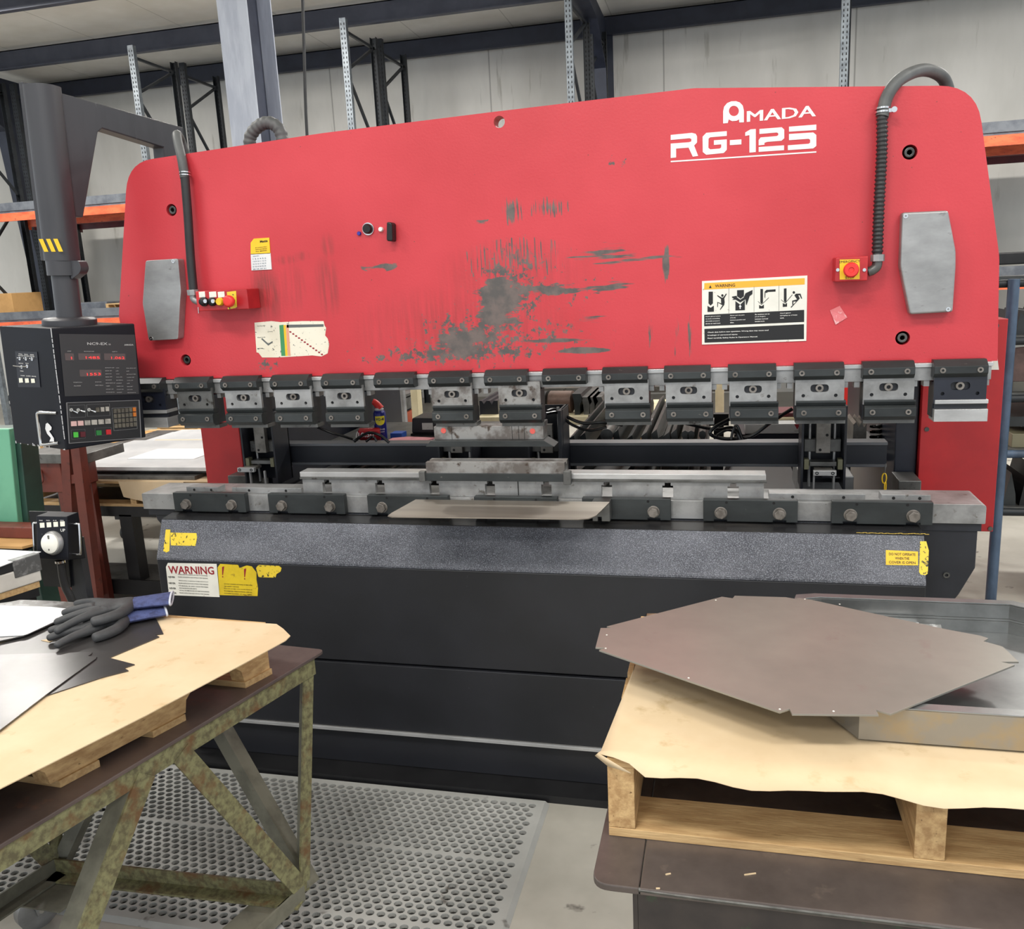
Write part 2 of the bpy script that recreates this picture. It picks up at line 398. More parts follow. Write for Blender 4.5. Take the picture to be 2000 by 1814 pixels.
# ------------------------------------------------------------------ carts and stands left of the brake
Yc = 1.25
def leg(b, p0, p1, w): b.beam(p0, p1, w, w, (0, 1, 0))
c0 = at_y(30, 985, Yc); c1 = at_y(420, 998, Yc+.0)
zt = (at_y(190, 988, Yc).z)
t = thing('black_cart', 'black steel shop cart carrying a pallet of panels left of the brake', 'cart', (-2.6, Yc, FZ))
X0, X1 = -3.7, -1.75
b = MB(); b.box(X0, X1, Yc, Yc+1.3, zt-.06, zt); b.build('top_frame', m_black, t)
for x in (X0+.04, -2.62, X1-.04):
    for y in (Yc+.04, Yc+1.26): MB().box(x-.04, x+.04, y-.04, y+.04, FZ+.14, zt-.05).build('leg', m_black, t)
b = MB(); b.box(X0, X1, Yc-.02, min(Yc+1.0, at_z(260, 1100, FZ+.14).y), FZ+.1, FZ+.14); b.build('lower_shelf', m_greysteel, t)
b = MB(); b.box(X0, X1, Yc-.03, Yc-.018, FZ+.07, FZ+.16); b.build('shelf_rail', m_black, t)
for x in (X0+.1, X1-.1):
    for y in (Yc+.1, Yc+1.2):
        wq = MB().cyl((x-.02, y, FZ+.05), (x+.02, y, FZ+.05), .05).build('wheel', m_rubber, t, smooth=True)
pallet('wooden_pallet', 'wooden pallet on the black cart under grey panels and kraft paper', -3.3, -1.8, Yc, Yc+1.2, zt, zt+.15, 3, 'x', 6)
zp = zt+.15
b = MB(); b.box(-3.25, -1.78, Yc-.01, Yc+1.22, zp, zp+.003)
q = [(-2.62, -.03), (-2.2, -.03), (-2.26, -.1), (-2.32, -.13), (-2.45, -.15), (-2.6, -.12)]
b.prism([(x, zp+z+.03) for x, z in q], 'y', Yc-.014, Yc-.010)
tag(b.build('kraft_paper_sheet', m_kraft), 'creased kraft paper hanging over the pallet edge on the black cart', 'paper')
zz = zp+.0035
spec = [(-3.2, -2.15, .02, .75), (-3.1, -1.9, .1, .95), (-3.15, -1.95, .05, .85)]
for i, (x0, x1, ya, yb) in enumerate(spec):
    o = MB().box(x0, x1, Yc+ya, Yc+yb, zz, zz+.022).build('metal_sheet', m_greysteel if i < 2 else m_white, bevel=.002)
    tag(o, ['lowest grey metal panel in the stack on the black cart', 'middle grey metal panel in the stack on the black cart', 'top pale panel of the stack on the black cart'][i], 'panel', 'panels stacked on the black cart'); zz += .0222
tag(MB().box(-2.75, -2.3, Yc+.25, Yc+.55, zz, zz+.004).build('plastic_film', m_paper), 'crumpled white protective film on the top panel', 'film')
# second cart row behind: white panels with a steel bar across, cartons, a far pallet
Y2 = 2.75
z2 = at_y(300, 892, Y2).z
t = thing('work_table', 'low steel table behind the black cart under white panels', 'table', (-3.3, Y2, FZ))
MB().box(-4.4, -2.3, Y2, Y2+1.3, z2-.07, z2-.03).build('table_top', m_greysteel, t)
for x in (-4.3, -2.4):
    for y in (Y2+.08, Y2+1.2): MB().box(x-.04, x+.04, y-.04, y+.04, FZ, z2-.07).build('leg', mat('pale_green_steel', (128, 142, 132), .5, .1), t)
for i in range(2):
    o = MB().box(-4.1+.1*i, -2.35, Y2+.05+.05*i, Y2+1.1, z2-.03+.0205*i, z2-.01+.0205*i).build('white_board', m_white, bevel=.002)
    tag(o, ['lower white panel on the low steel table', 'upper white panel on the low steel table under the steel bar'][i], 'panel', 'white panels on the low table')
pa, pb = at_z(330, 877, z2+.035), at_z(400, 862, z2+.035)
b = MB().beam((pa.x, pa.y, z2+.034), (pb.x+.3, pb.y+.35, z2+.034), .045, .045); tag(b.build('steel_bar', m_greysteel), 'square steel bar lying across the white panels', 'bar')
q0 = at_y(110, 868, 4.3); q1 = at_y(262, 905, 4.3)
carton(q0.x-.2, at_y(250, 880, 4.3).x, 4.3, 5.0, FZ+.0, q0.z, 'wide low cardboard box on the floor behind the work table')
t = thing('shop_table', 'grey steel table under the far pallet behind the left red side cover', 'table', (-3.6, 5.0, FZ))
zf = at_y(340, 872, 5.0).z
q0 = at_y(282, 830, 5.0); q1 = at_y(420, 838, 5.0)
MB().box(q0.x, q1.x+.3, 5.0, 5.9, zf-.05, zf-.01).build('table_top', m_greysteel, t)
for x in (q0.x+.05, q1.x+.2):
    for y in (5.05, 5.85): MB().box(x-.03, x+.03, y-.03, y+.03, FZ, zf-.05).build('leg', m_greysteel, t)
pallet('wooden_pallet', 'far wooden pallet on the grey table below the leftmost tool holders', q0.x, q1.x+.2, 5.0, 5.9, zf-.01, zf+.17, 3)
# rust red stand (A-frame legs) and red tool chest
Ys = .75
t = thing('red_steel_stand', 'rust red welded steel stand with two splayed legs beside the brake', 'stand', (at_y(150, 1170, Ys).x, Ys, FZ))
for (a, c) in (((132, 850), (148, 1172)), ((150, 850), (190, 1178))):
    p0, p1 = at_y(*a, Ys), at_y(*c, Ys)
    p1 = Vector((p0.x+(p1.x-p0.x)*(p0.z-FZ)/(p0.z-p1.z), Ys, FZ))
    MB().beam(p0, p1, .05, .05, (0, 1, 0)).build('leg', m_rust, t)
p0, p1 = at_y(134, 935, Ys), at_y(160, 933, Ys)
MB().beam(p0, p1, .04, .045).build('crossbar', m_rust, t)
p0, p1 = at_y(130, 853, Ys), at_y(165, 851, Ys)
MB().beam(p0, p1, .06, .05).build('head_plate', m_rust, t)
Yt = .95
q0, q1 = at_y(38, 903, Yt), at_y(126, 962, Yt)
t = thing('tool_chest', 'rust red steel tool chest with a wire handle and grey top behind the control box', 'tool chest', ((q0.x+q1.x)/2, Yt, FZ))
MB().box(q0.x, q1.x, Yt, Yt+.27, q1.z, q0.z).build('drawer_box', m_rust, t, bevel=.006)
h = MB().tube([at_y(57, 918, Yt-.0), at_y(55, 940, Yt-.03), at_y(70, 945, Yt-.035), at_y(83, 940, Yt-.03), at_y(80, 918, Yt)], .006, 8, 6).build('handle', m_rust, t, smooth=True)
qa, qb = at_y(36, 887, Yt-.03), at_y(168, 905, Yt-.03)
MB().box(qa.x, qb.x, Yt-.03, Yt+.28, q0.z, qa.z).build('top_plate', m_greysteel, t, bevel=.004)
for x in (q0.x+.03, q1.x-.03):
    for y in (Yt+.03, Yt+.24): MB().box(x-.02, x+.02, y-.02, y+.02, FZ, q1.z).build('leg', m_greend if x < (q0.x+q1.x)/2 else m_rust, t)
lo = at_y(75, 1135, Yt)
MB().box(q0.x+.04, q1.x-.04, Yt+.02, Yt+.25, FZ+.08, lo.z+.1).build('lower_drawer', m_rust, t, bevel=.006)
# green machine cabinet at the far left
Yg = .1
g0, g1 = at_y(-60, 838, Yg), at_y(40, 1080, Yg)
t = thing('green_machine', 'pale green machine cabinet at the left edge of the picture', 'machine', (g0.x, Yg, FZ))
a, c, d, e = at_y(-70, 838, Yg), at_y(17, 838, Yg), at_y(41, 1082, Yg), at_y(-50, 1078, Yg)
MB().prism([(a.x, a.z), (c.x, c.z), (d.x, d.z), (e.x, e.z)], 'y', Yg, Yg+.03).build('front_panel', m_green, t, bevel=.004)
a2, c2, d2 = at_y(-70, 838, Yg+.03), at_y(38, 850, Yg+.03), at_y(62, 1080, Yg+.03)
MB().prism([(a2.x, a2.z), (c2.x-.02, a2.z), (c2.x, c2.z), (d2.x, d2.z), (d2.x+.05, FZ), (a2.x+.2, FZ)], 'y', Yg+.031, Yg+.13).build('cabinet_body', m_greend, t, bevel=.004)
# ------------------------------------------------------------------ press brake
t = NT('worn_red_paint')
red = t.mix(t.ramp(t.noise(2.2, (1, 1, 1), 3), .35, .7), rgb(205, 62, 71), rgb(192, 52, 60))
F0 = 2.0-FZ*0
def zc(z): return z-FZ       # object coordinates of the ram start at the brake's base
wear = None
def addw(v):
    global wear
    wear = v if wear is None else t.op('MAXIMUM', wear, v)
chip = t.noise(55, (1, 1, 1), 5, .7); smear = t.noise(26, (.35, 1, 1.3), 5, .65, (2, 7, 1)); vert = t.noise(60, (1, 1, .07), 4, .6, (5, 1, 3)); fine = t.noise(150, (1, 1, .04), 3, .6, (2, 1, 7)); horiz = t.noise(60, (.06, 1, 1), 4, .6, (1, 4, 8))
def wr(n, c, r, k, lo): # wear where noise + k*closeness is above lo
    b = t.blob((c[0], -.3, zc(c[1])), (r[0], 5, r[1]))
    gate = t.ramp(b, 0, .05)
    addw(t.op('MULTIPLY', gate, t.ramp(t.op('ADD', n, t.op('MULTIPLY', b, k)), lo, lo+.05)))
def pw(px, py, rx, ry, n, k, lo):
    c = at_y(px, py, 0); wr(n, (c.x, c.z), (rx, ry), k, lo)
pw(975, 590, .11, .13, smear, .55, .68); pw(1000, 560, .2, .18, chip, .3, .68)
pw(905, 668, .16, .07, smear, .5, .72); pw(930, 655, .33, .13, chip, .28, .66)
pw(900, 690, .55, .05, chip, .3, .66); pw(1100, 566, .2, .03, smear, .35, .68); pw(1190, 566, .12, .03, horiz, .25, .64)
pw(1145, 684, .11, .012, smear, .9, .62); pw(1075, 666, .16, .014, horiz, .25, .62); pw(1150, 622, .12, .016, horiz, .22, .62)
pw(1000, 412, .045, .05, fine, .26, .6); pw(1070, 405, .08, .035, fine, .2, .6); pw(1010, 505, .2, .07, fine, .14, .6); pw(940, 420, .03, .03, smear, .08, .6); pw(1140, 590, .16, .2, chip, .12, .68); pw(1050, 650, .3, .1, chip, .18, .66)
pw(1302, 515, .014, .07, vert, .4, .62); pw(1275, 500, .08, .012, horiz, .2, .62); pw(1180, 500, .3, .06, horiz, .22, .68)
pw(520, 715, .06, .035, chip, .16, .62); pw(670, 245, .07, .018, vert, .25, .62); pw(1200, 320, .05, .03, chip, .14, .64)
pw(1300, 640, .25, .12, vert, .1, .68); pw(740, 520, .07, .02, smear, .1, .6)
c = t.mix(t.ramp(t.noise(90, (1, 1, 1), 2, .5, (4, 4, 4)), .745, .765, 0, .8), red, rgb(92, 58, 50))
dirt = None
for (px, py, rx, ry, k) in ((520, 575, .09, .13, .8), (575, 560, .05, .1, .5), (640, 560, .06, .12, .6), (640, 480, .03, .05, .7), (1000, 540, .3, .14, .35), (900, 640, .45, .16, .4), (560, 508, .06, .02, .6), (590, 500, .04, .02, .5)):
    p = at_y(px, py, 0); d = t.op('MULTIPLY', t.ramp(t.blob((p.x, -.3, zc(p.z)), (rx, 5, ry)), 0, .6), k)
    dirt = d if dirt is None else t.op('MAXIMUM', dirt, d)
dirt = t.op('MULTIPLY', dirt, t.ramp(vert, .38, .62))
c = t.mix(dirt, c, rgb(128, 52, 50))
c = t.mix(wear, c, t.mix(t.ramp(t.noise(20), .4, .6), rgb(84, 80, 78), rgb(108, 96, 92)))
t.color(c); t.rough(t.ramp(t.noise(9), .3, .7, .34, .46)); t.bump(t.noise(130, (1, 1, 1), 2), .22, .002)
m_ram = t.m
m_red = mat('red_paint', (186, 34, 38), .42, 0, (168, 28, 34), 3, bump=.06, bs=90)
m_redbox = mat('red_box_enamel', (196, 44, 48), .35, 0, (170, 34, 40), 6, col3=(110, 40, 40), ns3=60, thr3=(.72, .76))
m_steel = mat('machined_steel', (170, 170, 170), .38, .55, (132, 132, 131), 9, (1, 1, 1), (.4, .66), .04, 90, col3=(104, 98, 90), ns3=26, thr3=(.64, .72))
m_steelc = mat('clean_steel', (200, 200, 200), .3, .55, (168, 168, 168), 5, (1, 1, 3), (.4, .7))
m_stained = mat('stained_steel', (154, 153, 151), .42, .5, (108, 102, 98), 12, (1, 1, 1), (.45, .6), .04, 60, col3=(78, 66, 58), ns3=20, thr3=(.6, .68))
m_bar = mat('blackened_steel', (62, 66, 67), .42, .35, (46, 49, 50), 8, (.5, 1, 1), (.35, .65), .05, 80, col3=(110, 110, 104), ns3=45, thr3=(.7, .76))
m_bluedark = mat('dark_blue_enamel', (34, 38, 50), .35, 0, (28, 31, 42), 6)
m_frame = mat('charcoal_paint', (38, 40, 47), .4, 0, (30, 32, 38), 4, (1, 1, 1), bump=.05, bs=110)
m_cover = mat('charcoal_cover', (34, 35, 40), .36, 0, (28, 29, 33), 2.5, bump=.05, bs=90, col3=(60, 60, 62), ns3=50, thr3=(.72, .76))
t = NT('hammered_charcoal')
g = t.ramp(t.noise(360, (1, 1, 1), 2, .6), .5, .62)
c = t.mix(t.ramp(t.noise(3, (1, 1, 2), 5, .6), .38, .66), rgb(66, 68, 76), rgb(100, 102, 110)); c = t.mix(t.op('MULTIPLY', g, .5), c, rgb(170, 174, 184))  # pale specks of hammered paint, with its sparkle put into the colour
t.color(c); t.rough(.34); t.b.inputs['Metallic'].default_value = .15; t.bump(t.noise(360, (1, 1, 1), 2, .6), .9, .003); m_hammer = t.m
m_alu = mat('brushed_aluminium', (172, 172, 172), .42, .6, (140, 140, 140), 5, (1, 1, 2), (.35, .65), col3=(112, 110, 108), ns3=11, thr3=(.66, .74))
m_chrome = mat('chrome', (214, 214, 214), .15, 1)
m_hex = mat('hex_bolt_steel', (142, 136, 130), .4, .6, (112, 106, 100), 40)
m_socket = mat('bolt_steel', (96, 96, 94), .35, .7, (70, 70, 68), 20)
m_yel = mat('yellow_label', (244, 200, 40), .4, 0, (230, 186, 30), 8)
m_yelw = mat('worn_yellow_label', (236, 206, 60), .45, 0, (226, 196, 56), 8, (1, 1, 1), col3=(48, 46, 40), ns3=85, thr3=(.58, .64))
m_ink = mat('black_ink', (24, 24, 26), .5)
m_inkr = mat('red_ink', (150, 32, 44), .5)
m_labw = mat('white_label', (236, 234, 224), .4, 0, (226, 224, 214), 10, col3=(180, 170, 160), ns3=70, thr3=(.68, .72))
m_redb = mat('red_button', (226, 52, 46), .4)
m_logo = mat('white_lettering', (240, 238, 234), .45)
m_hoseg = mat('grey_hose', (92, 94, 94), .5, 0, (70, 72, 72), 8)
PB = thing('press_brake', 'large red and black hydraulic press brake with white lettering on its scratched red ram', 'press brake', (0, .3, FZ))
# --- ram
arc = rpoly([(1.512, 1.375), (1.497, 1.682), (1.408, 2.158), (.623, 2.224), (.35, 2.219), (.0, 2.212), (-.607, 2.197), (-1.375, 2.16), (-1.505, 1.613), (-1.47, 1.377)], [0, .02, .1, .01, 0, 0, .01, .1, .02, 0], 7)
bolts = [at_y(335, 410, 0), at_y(363, 703, 0), at_y(1777, 297, 0), at_y(1763, 660, 0)]
hp = at_y(975, 238, 0)
holes = [circ(hp.x, hp.z, .0185, 24)]+[circ(b.x, b.z, .021, 24) for b in bolts]
ram = MB().prism(arc, 'y', 0, .06, holes).build('ram', m_ram, PB)
b = MB()
for p in bolts: b.cyl((p.x, .05, p.z), (p.x, .0605, p.z), .0215)
b.build('counterbore', m_hole, ram)
for p in bolts:
    b = MB(); b.ring((p.x, .004, p.z), (0, 1, 0), .0145, .007, .05, 20); b.build('socket_bolt', m_socket, ram, bevel=.0015)
MB().box(-1.4, 1.4, .0605, .2, 1.36, 1.95).build('ram_back', m_frame, PB)
# lettering
logo = MB()
def LZ(x, y): p = at_y(1250+x/2.66667, y/2.66667, 0); return (p.x, p.z)
for poly in ([(160, 703), (270, 692), (290, 697), (297, 710), (297, 742), (282, 758), (303, 812), (275, 816), (253, 769), (188, 774), (188, 820), (160, 823), (160, 748), (255, 741), (267, 737), (268, 724), (258, 720), (160, 729)],
             [(345, 692), (452, 683), (452, 708), (366, 715), (357, 722), (356, 770), (366, 778), (415, 774), (423, 768), (423, 752), (385, 755), (385, 731), (452, 726), (452, 780), (436, 797), (345, 806), (327, 792), (326, 712)],
             [(468, 730), (528, 726), (528, 752), (468, 756)],
             [(548, 690), (575, 674), (603, 672), (603, 792), (570, 795), (570, 704), (548, 708)],
             [(622, 672), (738, 663), (751, 675), (751, 720), (737, 733), (662, 739), (648, 744), (648, 754), (618, 757), (618, 730), (628, 716), (712, 709), (720, 704), (720, 694), (712, 690), (622, 698)],
             [(618, 766), (750, 757), (750, 782), (618, 791)], [(776, 660), (918, 649), (918, 677), (776, 686)],
             [(776, 698), (902, 690), (918, 703), (918, 760), (902, 773), (770, 782), (770, 757), (878, 749), (886, 743), (886, 728), (878, 723), (776, 730)],
             [(160, 838), (918, 788), (918, 795), (160, 845)]):
    logo.prism([LZ(*q) for q in poly], 'y', -.0012, -.0002)
logo.prism([LZ(*q) for q in [(433, 643), (433, 580), (438, 556), (454, 537), (475, 528), (500, 527), (520, 534), (535, 550), (541, 575), (541, 637), (517, 638), (516, 622), (503, 629), (480, 631), (462, 622), (457, 641)]], 'y', -.0012, -.0002,
           [[LZ(489+26*math.cos(a*PI/10), 578+27*math.sin(a*PI/10)) for a in range(20)]])
p0, p1 = at_y(1250+556/2.6667, 635/2.6667, 0), at_y(1250+916/2.6667, 605/2.6667, 0)
ux = (p1-p0).normalized(); [logo.text('MADA', p0+V(0, -.0005, 0)+ux*dx, ux, (0, 0, 1), (p1-p0).length-.003, .0305, 0, 'L', .0004+dx*.02) for dx in (0, .0015, .003)]
logo.build('lettering', m_logo, ram)
# --- clamp rail
MB().box(-1.44, 1.497, -.018, .05, 1.362, 1.3745).build('rail_top_strip', m_steelc, PB, bevel=.001)
MB().box(-1.44, 1.494, -.012, .05, 1.321, 1.3615).build('clamp_rail', m_steel, PB, bevel=.001)
b = MB()
for k in range(1, 16):
    if k in (6, 9): continue
    for s in (-1, 1): x = (k-8)*.2+s*.083; b.box(x-.008, x+.008, -.008, .03, 1.303, 1.321)
b.build('rail_tabs', m_steel, PB)
# --- tool holders
BARU = [(-.012, 1.386), (-.036, 1.386), (-.06, 1.368), (-.06, 1.347), (-.046, 1.334), (-.012, 1.334)]
BARL = [(-.02, 1.252), (-.054, 1.252), (-.062, 1.246), (-.062, 1.219), (-.046, 1.206), (-.02, 1.206)]
def socket(x, y, z, par, r=.0085):
    MB().ring((x, y, z), (0, 1, 0), r, r*.45, .006, 12).build('socket_bolt', m_hex, par)
def holder(k):
    x = (k-8)*.2; xb = x+(.043 if k == 8 else 0.004)
    dark = k in (1, 15); bodym = m_bluedark if dark else (m_stained if k in (7, 8) else (m_greysteel if k == 2 else m_steel))
    up = lambda par: MB().prism(BARU, 'x', x-.0735, x+.0735).build('upper_clamp', m_bar, par, bevel=.001)
    if k in (6, 9):
        u = up(PB)
        for s in (-1, 1): socket(x+s*.051, -.064, 1.357, u)
        return
    W2 = .0725
    slot = rpoly([(xb-.027, 1.295), (xb+.027, 1.295), (xb+.027, 1.319), (xb-.027, 1.319)], .0115, 5)
    out = [(xb-W2, 1.254), (xb+W2, 1.254), (xb+W2, 1.345), (xb-W2, 1.345)]
    body = MB().prism(out, 'y', -.042, -.03, [slot, circ(xb-.048, 1.284, .0055, 12), circ(xb+.048, 1.284, .0055, 12)]).build('tool_holder', bodym, PB)
    MB().box(xb-W2, xb+W2, -.0299, .03, 1.21, 1.318).build('holder_block', m_frame, body)
    MB().ring((xb, -.041, 1.307), (0, 1, 0), .012, .006, .011, 16).build('slot_bolt', m_hex, body)
    u = up(body)
    for s in (-1, 1): socket(x+s*.051, -.064, 1.357, body)
    lx = xb+.004
    if dark:
        MB().box(lx-.0735, lx+.0735, -.05, .02, 1.254, 1.266).build('ledge', m_steelc, body, bevel=.001)
        MB().box(lx-.0735, lx+.0735, -.04, .02, 1.238, 1.2535).build('ledge_gap', m_frame, body)
        MB().box(lx-.0745, lx+.0735, -.052, .02, 1.2, 1.2375).build('clamp_block', m_steelc, body, bevel=.001)
        return
    MB().prism([(-.02, 1.2685), (-.052, 1.2685), (-.052, 1.263), (-.046, 1.2525), (-.02, 1.2525)], 'x', lx-.0735, lx+.0735).build('ledge', m_bar, body, bevel=.0008)
    MB().prism(BARL, 'x', lx-.0735, lx+.0735).build('lower_clamp', m_bar, body, bevel=.001)
    for s in (-1, 1): socket(lx+s*.051, -.066, 1.233, body)
    MB().box(lx-.072, lx+.076, -.03, .025, 1.193, 1.2055).build('base_strip', m_greysteel, body)
for k in range(1, 16): holder(k)
# --- bed
MB().prism(rpoly([(-1.482, .878), (1.498, .878), (1.498, .94), (-1.482, .94)], [0, .004, .012, .004], 3), 'y', -.045, .13).build('bed_plate', m_steel, PB, bevel=.001)
MB().box(-1.468, 1.49, -.036, .12, .852, .878).build('bed_lip', m_frame, PB)
bodyp = [(1.482, .852), (1.482, .73), (1.44, .64), (1.40, .58), (1.40, FZ), (-1.40, FZ), (-1.40, .78), (-1.44, .83), (-1.445, .852)]
bed = MB().prism(bodyp, 'y', -.03, .12).build('bed', m_frame, PB, bevel=.003)
p = at_y(1848, 1122, -.03); MB().ring((p.x, -.036, p.z), (0, 1, 0), .010, .005, .006, 12).build('side_bolt', m_socket, bed)
bolt_px = [(355, 447), (543, 640), (740, None), (None, None), (None, 1282), (1402, 1525), (1655, 1789)]
BX = [(-1.325, -1.02), (-.925, -.62), (-.53, -.225), (-.13, .165), (.25, .545), (.65, .945), (1.047, 1.342)]
for (x0, x1) in BX:
    c = MB().prism([(x0, .8785), (x0+.035, .8785), (x0+.035, .885), (x0+.075, .885), (x0+.075, .8785), (x1-.075, .8785), (x1-.075, .885), (x1-.035, .885), (x1-.035, .8785), (x1, .8785), (x1, .952), (x0, .952)], 'y', -.072, -.0455).build('die_clamp', m_bar, PB, bevel=.002)
    for xx in (x0+.056, x1-.056):
        b = MB(); b.ring((xx, -.0745, .908), (0, 1, 0), .0205, .012, .0025, 20); b.cyl((xx, -.09, .908), (xx, -.073, .908), .0175, 6)
        b.build('hex_bolt', m_hex, c, bevel=.0015)
    b = MB()
    for f in (.25, .75): b.cyl((x0+(x1-x0)*f, -.0728, .943), (x0+(x1-x0)*f, -.0719, .943), .0045, 10)
    b.build('set_screw', m_hole, c)
for (a, c) in ((364, 428), (453, 590), (1502, 1690), (1722, 1818)):
    x0, x1 = at_y(a, 956, -.02).x, at_y(c, 970, -.02).x
    s_ = MB().box(x0, x1, -.02, .03, .9405, .962).build('clamp_strip', m_steel, PB, bevel=.001)
    h = MB()
    for f in (.25, .78): h.cyl((x0+(x1-x0)*f, -.0208, .951), (x0+(x1-x0)*f, -.0198, .951), .005, 10)
    h.build('strip_holes', m_hole, s_)
# --- front cover
CX0, CX1 = -1.345, 1.308
cov = MB().prism([(-.0305, .872), (-.13, .862), (-.19, .731), (-.19, .722), (-.0305, .722)], 'x', CX0, CX1).build('cover_slope', m_hammer, PB, bevel=.002)
led = MB().prism([(-.0465, .8708), (-.129, .8628), (-.129, .864), (-.0465, .872)], 'x', CX0, CX1).build('cover_ledge', mat('glossy_ledge', (46, 46, 48), .25, .2, (70, 68, 66), 7, (.4, 1, 1), (.5, .66)), PB)
b = MB(); x0, x1 = at_y(1672, 1040, -.12).x, at_y(1812, 1044, -.12).x
for i in range(22):
    f = x0+(x1-x0)*i/22; yy = -.122+random.uniform(-.003, .003); zq = .864+(yy+.129)*.097+.0006
    b.flat([(f, yy, zq), (f+.013, yy-.001, zq), (f+.012, yy+.004, zq+.0004), (f+.001, yy+.003, zq+.0004)])
b.build('scuffed_stripe', mat('stripe_yellow', (206, 176, 84), .5), led, fix=False)
front = MB().box(CX0, CX1, -.19, -.0305, .362, .7215).build('front_cover', m_cover, PB, bevel=.003)
MB().box(CX0+.02, CX1-.02, -.196, -.0305, .1, .356).build('lower_cover', m_cover, PB, bevel=.003)
MB().box(CX0+.02, CX1-.02, -.203, -.19, .085, .098).build('bottom_trim', m_steelc, PB, bevel=.001)
MB().box(CX0+.02, CX1-.02, -.18, -.0305, FZ+.03, .084).build('kick_panel', m_cover, PB)
MB().box(CX0, CX1, -.275, .12, FZ, FZ+.028).build('base_shadow_slab', m_black, PB)  # black slab standing in for the shadow on the floor before the base
MB().box(-1.46, 1.47, -.031, .13, .8525, .853).build('bed_gasket', m_hole, PB)
# labels on the cover
SU = Vector((0, .06, .131)).normalized(); SN = Vector((0, -.131, .06)).normalized()
def on_slope(px, py):
    P0 = Vector((0, -.13, .862)); d = ray(px, py); return CAMP+d*((P0-CAMP).dot(SN)/d.dot(SN))+SN*.0008
def poly_on(f, pts, name, m, par):
    b = MB(); b.flat([f(*p) for p in pts]); return b.build(name, m, par, fix=False)
poly_on(on_slope, [(333, 1040), (384, 1041), (385, 1050), (382, 1066), (334, 1065)], 'caution_label', m_yelw, cov)
poly_on(on_slope, [(324, 1034), (333, 1034), (331, 1076), (325, 1079), (319, 1076)], 'caution_label', m_yelw, cov)
lb = poly_on(on_slope, [(1730, 1074), (1793, 1077), (1793, 1104), (1730, 1103)], 'caution_label', m_yel, cov)
b = MB()
for i, s_ in enumerate(('DO NOT OPERATE', 'WHEN THE', 'COVER IS OPEN')):
    o = on_slope(1762, 1085+8*i)+SN*.0004; b.text(s_, o, (1, 0, 0), SU, .075 if i != 1 else .04, .008, .01, 'C')
b.build('label_text', m_ink, cov)
poly_on(on_slope, [(1797, 1057), (1809, 1057), (1814, 1075), (1812, 1120), (1808, 1123), (1798, 1122), (1795, 1117)], 'caution_label', m_yelw, cov)
def on_front(px, py): return at_y(px, py, -.1908)
w1 = poly_on(on_front, [(324, 1107), (328, 1099), (423, 1101), (429, 1166), (330, 1162)], 'warning_plate', m_labw, front)
b = MB(); a, c = on_front(330, 1120), on_front(419, 1122); b.text('WARNING', a+V(0, -.0004, 0), (c-a).normalized(), (0, 0, 1), (c-a).length, .031, .02); b.build('warning_word', m_inkr, front)
b = MB()
for i, (y, ln) in enumerate(((1128, 2), (1140, 3), (1150, 1), (1159, 2))):
    a = on_front(329+i, y); b.text('NEVER', a+V(0, -.0004, 0), (1, 0, -.01), (0, 0, 1), .029, .0068, .02)
    txt = ['USE MACHINE WITH HANDS IN ANY PART OF THE DIE AREA', 'OPERATE, INSTALL OR MAINTAIN THIS MACHINE WITHOUT', 'OPERATE MACHINE WITH GUARDS REMOVED', 'INSTALL OR REMOVE DIES WITH MOTOR RUNNING']
    for j in range(ln):
        a2 = on_front(348+i, y-5.5+5.0*j if ln > 1 else y-1)
        b.text(txt[i] if j == 0 else ['', 'PROPER INSTRUCTION AND WITHOUT FIRST READING', 'THE MANUAL OR SAFETY BOOK PROVIDED'][min(j, 2)], a2+V(0, -.0004, 0), (1, 0, -.01), (0, 0, 1), .125 if not (i == 2) else .075, .0042, .008)
b.build('warning_text', m_ink, front)
poly_on(on_front, [(425, 1108), (430, 1101), (465, 1103), (468, 1109), (482, 1104), (492, 1106), (501, 1118), (501, 1132), (504, 1148), (503, 1164), (429, 1162)], 'caution_label', mat('gold_label', (226, 196, 40), .4, 0, (206, 176, 36), 9, col3=(170, 140, 40), ns3=50), front)
b = MB()
for (x, y) in ((435, 1107), (478, 1111)):
    b.flat([at_y(x-1.5, y, -.1912), at_y(x+3, y-1, -.1912), at_y(x+.5, y+16, -.1912), at_y(x-1, y+16, -.1912)])
    b.flat([at_y(x-1.2, y+18, -.1912), at_y(x+1, y+18, -.1912), at_y(x+1, y+20.5, -.1912), at_y(x-1.2, y+20.5, -.1912)])
b.build('exclamation_marks', m_inkr, front, fix=False)
b = MB()
for i, s_ in enumerate(('DO NOT CHANGE ANYTHING ON MACHINE', 'OR SAFETY DEVICE', 'THE SIDE GUARD CAN CAUSE INJURY IF', 'IT IS REMOVED WHILE RUNNING. KEEP ALL', 'COVERS CLOSED AT ALL TIMES.')):
    b.text(s_, at_y(438, 1141+4.6*i, -.1912), (1, 0, -.01), (0, 0, 1), .115 if i != 1 else .06, .004, .01)
b.build('label_text', m_ink, front)
poly_on(on_front, [(500, 1109), (505, 1103), (545, 1105), (550, 1109), (548, 1116), (540, 1121), (538, 1128), (505, 1127)], 'caution_label', m_yelw, front)
